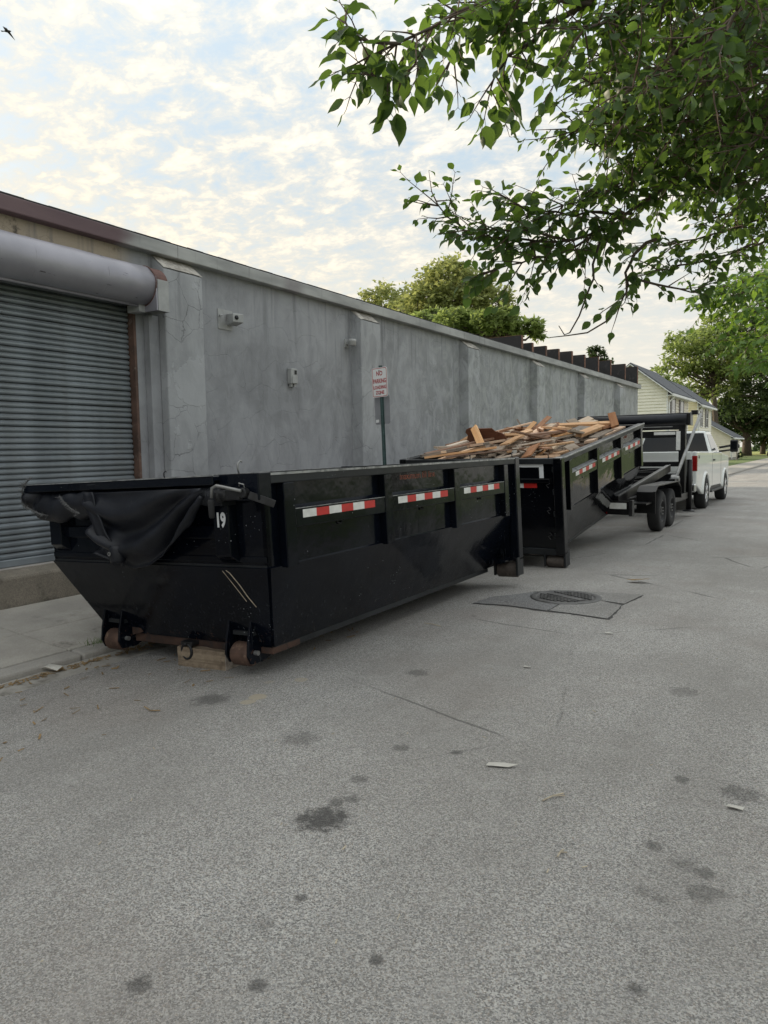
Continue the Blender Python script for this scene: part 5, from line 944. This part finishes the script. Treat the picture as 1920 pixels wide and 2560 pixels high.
class NearTree:
    def __init__(s, seed): s.r = random.Random(seed); s.leaves = []; s.tw = MB(); s.br = []
    def twig(s, p, d, ln, size, dens=1.0, rad=.004):
        r = s.r; n = max(3, int(ln/.05)); pts = [Vector(p)]; dd = Vector(d).normalized()
        for i in range(n):
            dd = (dd+Vector((r.gauss(0,.10),r.gauss(0,.10),r.gauss(-.03,.09)))).normalized(); pts.append(pts[-1]+dd*(ln/n))
        s.tw.tube(pts, [rad*(1-.7*i/n) for i in range(n+1)], 4, False)
        side = 1
        for i in range(1, n+1):
            if r.random() > dens: continue
            for _ in range(2 if r.random() < .75 else 1):
                side = -side; lat = dd.cross(Vector((0,0,1))); 
                if lat.length < .1: lat = Vector((1,0,0))
                lat.normalize(); ax = (dd*r.uniform(.2,.9)+lat*side*r.uniform(.4,1.0)+Vector((0,0,r.gauss(-.35,.35)))).normalized()
                nz = (Vector((0,0,1))+Vector((r.gauss(0,.45),r.gauss(0,.45),0))).normalized(); sz = size*r.uniform(.5,1.35)*(1 if i < n else .8)
                p0 = pts[i]; p1 = p0+ax*sz*.32; s.tw.tube([p0, p1], [.0014,.001], 3, False); s.leaves.append((p1, ax, nz, sz))
    def branch(s, pts, r0, r1, tw_ln, spacing, size, dens=1.0, bare=0.0, spread=1.0, down=-.1):
        r = s.r; P = [Vector(p) for p in pts]; fine_ = []
        for i in range(len(P)-1):
            n = max(2, int((P[i+1]-P[i]).length/.08))
            for j in range(n):
                f = j/n; pr = P[max(i-1,0)]; nx = P[min(i+2,len(P)-1)]; a, b_ = P[i], P[i+1]
                fine_.append(((2*a)+(b_-pr)*f+(2*pr-5*a+4*b_-nx)*f*f+(3*a-pr-3*b_+nx)*f**3)*.5+Vector((r.gauss(0,.006),r.gauss(0,.006),r.gauss(0,.006))))
        fine_.append(P[-1]); N = len(fine_); s.br.append((fine_, [r0+(r1-r0)*i/(N-1) for i in range(N)]))
        acc = 0
        for i in range(1, N):
            acc += (fine_[i]-fine_[i-1]).length
            if i/N < bare: acc = 0; continue
            while acc > spacing:
                acc -= spacing; t_ = (fine_[min(i+1,N-1)]-fine_[max(i-1,0)]).normalized()
                rnd = Vector((r.gauss(0,1),r.gauss(0,1),r.gauss(0,.7)+down)); d = (t_*r.uniform(.35,1.0)+rnd.normalized()*spread*.8).normalized(); s.twig(fine_[i], d, tw_ln*r.uniform(.4,1.2), size, dens)
        s.twig(fine_[-1], (fine_[-1]-fine_[-2]), tw_ln*.8, size, dens)
    def build(s, root, mat, n_single=300):
        eye = Vector((0,0,CAM_H)); 
        tw = s.tw.build('twigs', 'twig', root); tw['kind'] = 'stuff'
        for pts, rs in s.br: MB().tube(pts, rs, 7).build('branch', 'bark', root, True)
        def inview(p):
            d_ = p-eye; z_ = d_.dot(_f); return z_ > .2 and abs(d_.dot(_r2)/z_*1865) < 1000 and abs(d_.dot(_u2)/z_*1865) < 1320
        vis = sorted([l for l in s.leaves if inview(l[0])], key=lambda l: -l[3]/(l[0]-eye).length); top = set(id(l) for l in vis[:n_single])
        mes = [l_.mesh('leaf', mat, True) for l_ in LEAVES]; rest = MB()
        for l in s.leaves:
            p, ax, nz, sz = l; y_ = nz.cross(ax); 
            if y_.length < .05: y_ = Vector((0,1,0))
            y_.normalize(); z_ = ax.cross(y_); M = Matrix(((ax.x*sz,y_.x*sz,z_.x*sz,p.x),(ax.y*sz,y_.y*sz,z_.y*sz,p.y),(ax.z*sz,y_.z*sz,z_.z*sz,p.z),(0,0,0,1)))
            if id(l) in top:
                o = bpy.data.objects.new('leaf', mes[s.r.randrange(4)]); COL.objects.link(o); o.parent = root; o.matrix_local = root.matrix_world.inverted() @ M if False else Matrix.Translation(-root.location) @ M
            else: lf = LEAVES[s.r.randrange(4)]; rest.add([M @ Vector(v) for v in lf.v], lf.f)
        rest.v = [(x-root.location.x, y-root.location.y, z-root.location.z) for x, y, z in rest.v]
        o = rest.build('foliage', mat, root, True); o['kind'] = 'stuff'
        for ch in root.children:
            if ch.name.startswith(('twigs','branch')): ch.location = -root.location
def zt_(x, y): return (800+x*.6751, y*.6751)       # survey of the photograph's upper right
def B(*pts): return [dep(*zt_(x,y), d_) for x, y, d_ in pts]
NT = NearTree(21); TRUNK = Vector((2.9,4.6,0))
ntr = empty('street_tree', tuple(TRUNK), (0,0,0), 'leafy broad-leaved tree whose branches hang over the street', 'tree')
hub = TRUNK+Vector((-.1,0,3.4))
NT.branch([hub, *B((2100,-250,4.0),(1700,-180,3.3),(1250,-160,2.9),(900,-60,2.75),(610,10,2.65),(420,100,2.6),(300,170,2.55),(180,210,2.55))], .022,.004, .22, .030, .064, .97, .45)
NT.branch(B((300,165,2.55),(190,165,2.5),(125,120,2.5),(95,60,2.5)), .006,.003, .10,.045,.080,.95)
NT.branch(B((390,120,2.6),(385,190,2.6),(350,240,2.6),(300,285,2.6),(200,280,2.55)), .005,.0025, .12,.045,.080,.9)
NT.branch(B((1250,-160,2.9),(1050,-20,2.85),(900,60,2.9),(780,160,2.95),(700,210,3.0),(650,270,3.0),(632,330,3.0)), .016,.003, .20,.036,.070,.97)
NT.branch(B((900,60,2.9),(740,90,2.9),(600,130,2.9),(520,170,2.9),(480,230,2.9)), .008,.003, .17,.04,.068,.95)
NT.branch(B((1000,20,2.85),(800,-10,2.8),(700,40,2.8),(560,60,2.8),(480,80,2.8)), .008,.003, .18,.04,.070,.95)
# the big crown at the right
heads = [((1900,250,4.0),(1659,60,3.4),(1450,140,3.0),(1310,190,2.9)),]
MBs = MB().tube(B((2000,-120,3.6),(1660,45,3.2),(1500,110,3.1),(1395,165,3.05),(1312,190,3.02)), [.034,.026,.022,.019,.018], 9)
NT.br.append((B((2000,-120,3.6),(1660,45,3.2),(1500,110,3.1),(1395,165,3.05),(1312,190,3.02)), [.034,.026,.022,.019,.018]))
rr = random.Random(4)
ends = [(940,120,2.7),(960,300,3.0),(930,480,3.1),(1000,540,3.2),(1120,560,3.4),(1080,680,3.5),(1000,200,3.4),(1050,400,3.6),(1150,480,3.3),(1200,620,3.7),(1150,60,2.9),(1250,250,3.1),(1300,420,3.5),(1350,560,3.6),(1120,330,2.6),(1400,300,2.7),(1450,480,3.2),(1500,650,3.8),(1350,720,3.9),(1550,540,3.0),(1420,120,2.5),(1560,330,2.9),(1250,-30,2.8),(1450,30,3.4),(1600,180,3.3),(1620,640,3.4),(1300,620,4.2),(1500,400,4.3),(1600,760,4.2),(1450,800,4.3),(1640,450,3.9),(1250,520,4.3),(1380,200,4.4),(1560,100,4.4)]
for (x, y_, d_) in ends:
    sx_, sy_ = x+rr.uniform(450,700), y_+rr.uniform(-330,-60)
    NT.branch(B((sx_,sy_,d_+rr.uniform(.2,.8)),((sx_+x)/2,(sy_+y_)/2-rr.uniform(-30,60),d_+.3),(x+90,y_-25,d_+.05),(x+30,y_,d_)), .010,.003, .30,.031,.054,.95, .0, 1.1)
# middle branch with its long tip, and the hanging bare twigs
NT.branch(B((2000,250,4.6),(1600,470,4.0),(1280,690,3.7),(1060,840,3.6),(940,885,3.6),(800,890,3.65),(640,880,3.7),(540,850,3.7),(470,800,3.7),(430,745,3.7)), .018,.003, .22,.024,.055,.97, .20, 1.0)
NT.branch(B((1150,790,3.65),(1000,790,3.6),(880,790,3.6),(760,770,3.6),(710,745,3.6)), .007,.003, .20,.032,.072,.97)
NT.branch(B((1060,840,3.6),(930,920,3.7),(800,960,3.75),(700,985,3.8),(640,1000,3.8)), .007,.003, .22,.032,.070,.97)
NT.branch(B((1250,730,3.65),(1120,700,3.6),(1040,720,3.6),(900,760,3.6)), .008,.003, .22,.035,.070,.95)
NT.branch(B((900,890,3.65),(780,860,3.6),(660,850,3.6),(620,850,3.6)), .007,.003, .20,.032,.068,.97)
for yy_ in (930, 1020): NT.branch(B((1900,yy_-260,4.4),(1600,yy_-110,4.2),(1400,yy_-50,4.1),(1250,yy_-20,4.0)), .008,.003, .28,.045,.060,.92, .05, 1.1)
NT.branch(B((1250,880,3.8),(1160,940,3.8),(1140,1010,3.8),(1130,1080,3.8),(1115,1120,3.8)), .010,.004, .18,.05,.066,.9, .15)
NT.branch(B((1140,1030,3.85),(1240,1050,3.9),(1330,1075,3.9),(1400,1070,3.9)), .008,.003, .12,.06,.062,.85)
NT.branch(B((1040,880,3.6),(1015,990,3.65),(1000,1060,3.65)), .007,.005, .10,.09,.060,.6, .3)
NT.br.append((B((1000,1060,3.65),(960,1170,3.7),(925,1232,3.7),(905,1240,3.7),(884,1206,3.7)), [.005,.004,.0035,.003,.002])); NT.br.append((B((1115,1120,3.8),(1060,1190,3.8),(990,1232,3.8),(915,1243,3.8),(850,1250,3.8)), [.0055,.0045,.004,.003,.002]))
NT.build(ntr, 'leaf_near', 300)
tk = MB(); tk.tube([(0,0,-.1),(.02,0,.4),(-.03,.02,1.4),(-.08,.0,2.4),(-.10,0,3.4),(.1,.3,4.6),(.3,.5,6)], [.26,.20,.175,.16,.14,.10,.04], 14); tk.build('trunk', 'bark', ntr, True)
for (x, y_, z_) in ((1.2,.8,5.2),(-1.1,-1.3,5.0),(.8,-1.2,5.6)): MB().tube([(-.1,0,3.2),(x*.4,y_*.4,4.2),(x,y_,z_)], [.09,.06,.02], 8).build('limb', 'bark', ntr, True)
def lobes_leaves(mb, lobes, n, size, r, flat_=.75, shell=.55):
    tot = sum(l[3]*l[4]*l[5] for l in lobes)
    for (cx_, cy_, cz_, rx, ry, rz_) in lobes:
        k = int(n*rx*ry*rz_/tot) if len(lobes) > 1 else n; ncl = max(8, k//26); cl = []
        for _ in range(ncl):
            v = Vector((r.gauss(0,1),r.gauss(0,1),r.gauss(0,1))).normalized()*(shell+(1-shell)*r.random()**.6)*r.uniform(.8,1.12); cl.append((cx_+v.x*rx, cy_+v.y*ry, cz_+v.z*rz_, r.uniform(.5,1.25)))
        cr_ = (rx+ry+rz_)/3*.20
        for i in range(k):
            a = cl[r.randrange(ncl)]; p = Vector((a[0]+r.gauss(0,cr_*a[3]*.6), a[1]+r.gauss(0,cr_*a[3]*.6), a[2]+r.gauss(0,cr_*a[3]*.42)))
            d = Vector((r.gauss(0,1),r.gauss(0,1),r.gauss(-.2,.6))).normalized(); u = d.cross(Vector((r.gauss(0,.5),r.gauss(0,.5),1))); 
            if u.length < .05: continue
            u.normalize(); s2 = size*r.uniform(.6,1.3); q = p+d*s2
            mb.add([p, p+d*s2*.5+u*s2*.28, q, p+d*s2*.5-u*s2*.28], [(0,1,2,3)])
def far_tree(name, base, lobes, n, size, mat, label, seed, trunk_r=.3, group=None):
    r = random.Random(seed); root = empty(name, tuple(base), (0,0,0), label, 'tree', group)
    zlow = min(l[2]-l[5] for l in lobes); zmid = sum(l[2] for l in lobes)/len(lobes); cxm = sum(l[0] for l in lobes)/len(lobes); cym = sum(l[1] for l in lobes)/len(lobes)
    MB().tube([(0,0,-.3),(cxm*.1,cym*.1,zlow*.6),(cxm*.3,cym*.3,zlow+(zmid-zlow)*.4),(cxm*.7,cym*.7,zmid)], [trunk_r*1.25,trunk_r,trunk_r*.75,trunk_r*.4], 10).build('trunk', 'bark', root, True)
    lm = MB()
    for l in lobes:
        for q in range(6):
            v = Vector((r.gauss(0,1),r.gauss(0,1),abs(r.gauss(0,.8)))).normalized(); e = Vector((l[0]+v.x*l[3]*.85, l[1]+v.y*l[4]*.85, l[2]+v.z*l[5]*.7)); s0 = Vector((cxm*.3,cym*.3,zlow+(zmid-zlow)*r.uniform(.1,.7))); md = s0.lerp(e,.5)+Vector((r.gauss(0,.4),r.gauss(0,.4),-.3))
            lm.tube([s0, md, e], [trunk_r*.4,trunk_r*.22,trunk_r*.06], 6)
    lm.build('limbs', 'bark', root, True); cr_ = MB(); lobes_leaves(cr_, lobes, n, size, r); o = cr_.build('crown', mat, root); return root
def lobe(px_, py_, rpx, Y, k=.85, base=None):
    c = at(px_, py_, 'Y', Y); sc = (c-Vector((0,0,CAM_H))).dot(_f)/1865.0; return (c.x-base[0], c.y-base[1], c.z-base[2], rpx*sc, rpx*sc, rpx*sc*k)
def ptree(name, Y, lobes_px, n, size, mat, label, seed, tr=.3, basepx=None, group=None):
    bx = basepx or sum(l[0] for l in lobes_px)/len(lobes_px); b0 = at(bx, 1000, 'Y', Y); base = (b0.x, Y, 0); return far_tree(name, base, [lobe(x, y_, r, Y+dy, k, base) for x, y_, r, k, dy in lobes_px], n, size, mat, label, seed, tr, group)
# behind the warehouse
ptree('broad_tree', 52, [(1125,745,100,.9,0),(1200,765,80,.8,2),(1065,775,70,.8,-2),(1125,698,60,.7,1),(1010,790,60,.7,2)], 14000, .42, 'leaf_olive', 'tall rounded olive-green tree rising behind the warehouse roof', 31, .4)
ptree('broad_tree', 60, [(965,765,70,.75,0),(920,795,50,.6,1),(1010,800,55,.6,0)], 5200, .42, 'leaf_olive', 'smaller pale green tree left of the tall rounded tree behind the roof', 32)
ptree('feathery_tree', 40, [(1150,810,70,.5,0),(1240,800,60,.45,-1),(1310,815,45,.45,0),(1345,830,28,.7,1),(1080,800,50,.5,1)], 7500, .34, 'leaf_far', 'spreading feathery tree low over the warehouse roof edge', 33)
ptree('small_conifer', 60, [(1490,884,22,.7,0),(1515,905,18,.6,0)], 900, .30, 'leaf_dark', 'small dark treetop showing above the roof fins', 34, .15)
# along the street beyond the houses
ptree('tall_tree', 104, [(1760,880,85,.9,0),(1720,850,55,.7,2),(1690,910,55,.7,-2),(1800,820,60,.7,3),(1840,900,70,.8,0),(1700,980,50,.7,4),(1790,960,60,.8,2)], 11500, .55, 'leaf_far', 'tall airy tree with a thick trunk beyond the low house', 35, .36, 1795)
ptree('tall_tree', 110, [(1890,850,90,.9,0),(1920,950,90,.8,2),(1860,990,70,.7,0)], 9500, .60, 'leaf_dark', 'tall green tree beyond the parked red car', 36, .4, 2010)
ptree('shade_tree', 122, [(1810,1050,60,.7,0),(1860,1040,70,.6,2),(1910,1035,70,.6,0),(1960,1040,70,.7,0),(1780,1000,50,.7,0)], 8500, .65, 'leaf_dark', 'dark spreading shade tree behind the low house roof', 37, .6, 1870)
ptree('shade_tree', 136, [(1840,1080,40,.5,0),(1880,1085,45,.5,0),(1930,1085,50,.5,0),(1990,1080,60,.5,0)], 5000, .65, 'leaf_dark', 'dark low tree line shading the lawn behind the red car', 38, .4)
ptree('garden_tree', 92, [(1640,960,45,.6,0),(1690,985,40,.6,0),(1600,985,40,.6,0)], 2600, .5, 'leaf_far', 'green garden tree showing over the roof of the cream house', 39, .3)
ptree('round_shrub', 93, [(1851,1136,9,.8,0),(1842,1139,7,.8,0)], 500, .14, 'leaf_dark', 'small round dark shrub at the corner of the low house', 40, .05)
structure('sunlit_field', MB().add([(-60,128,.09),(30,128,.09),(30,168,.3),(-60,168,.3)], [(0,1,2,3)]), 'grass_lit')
hd = MB(); r_ = random.Random(8); lobes_leaves(hd, [(x_,178+6*math.sin(x_),3.5+1.5*math.sin(x_*.7),6,4,5.5) for x_ in range(-60,60,6)], 9000, .9, r_); o = hd.build('far_wood', 'leaf_dark'); tag(o, 'distant dark wood closing the end of the street', 'wood', kind='stuff')
# second, brighter street tree further along, leaning in from the right
ST = NearTree(77); base2 = Vector((1.6,13.5,0)); str_ = empty('street_tree', tuple(base2), (0,0,0), 'bright green street tree leaning in beyond the hanging branches', 'tree')
def F(*pts): return [dep(x, y_, d_) for x, y_, d_ in pts]
for (x, y_) in ((1770,720),(1740,760),(1790,800),(1830,700),(1860,760),(1880,840),(1830,870),(1900,690),(1910,780),(1800,740),(1850,910),(1900,900),(1770,850),(1720,735),(1880,720)):
    d_ = rr.uniform(8,11); ST.branch(F((x+230,y_-60+rr.uniform(-40,20),d_+.6),(x+110,y_-25,d_+.3),(x+30,y_,d_)), .022,.005, .42,.085,.105,.95,.05,1.2)
ST.build(str_, 'leaf_bright', 60)
MB().tube([(0,0,-.1),(0,0,1.2),(.1,.1,2.6),(.0,.2,4.4)], [.2,.16,.13,.06], 12).build('trunk', 'bark', str_, True)
# trees and hedge across the street, out of frame, that the black paint reflects
for i, (x, y_, h) in enumerate(((14,3,6),(15,13,6.5),(14,24,7))): far_tree('garden_tree', (x,y_,.1), [(0,0,h*.62,2.8,2.8,2.4),(1,1,h*.78,2.2,2.2,1.8),(-1,-.8,h*.5,2.0,2.2,1.6)], 2200, .42, 'leaf_far', ['low garden tree across the street, opposite the empty container','garden tree across the street, opposite the loaded container','garden tree across the street, opposite the pickup'][i], 50+i, .22, 'garden trees across the street')
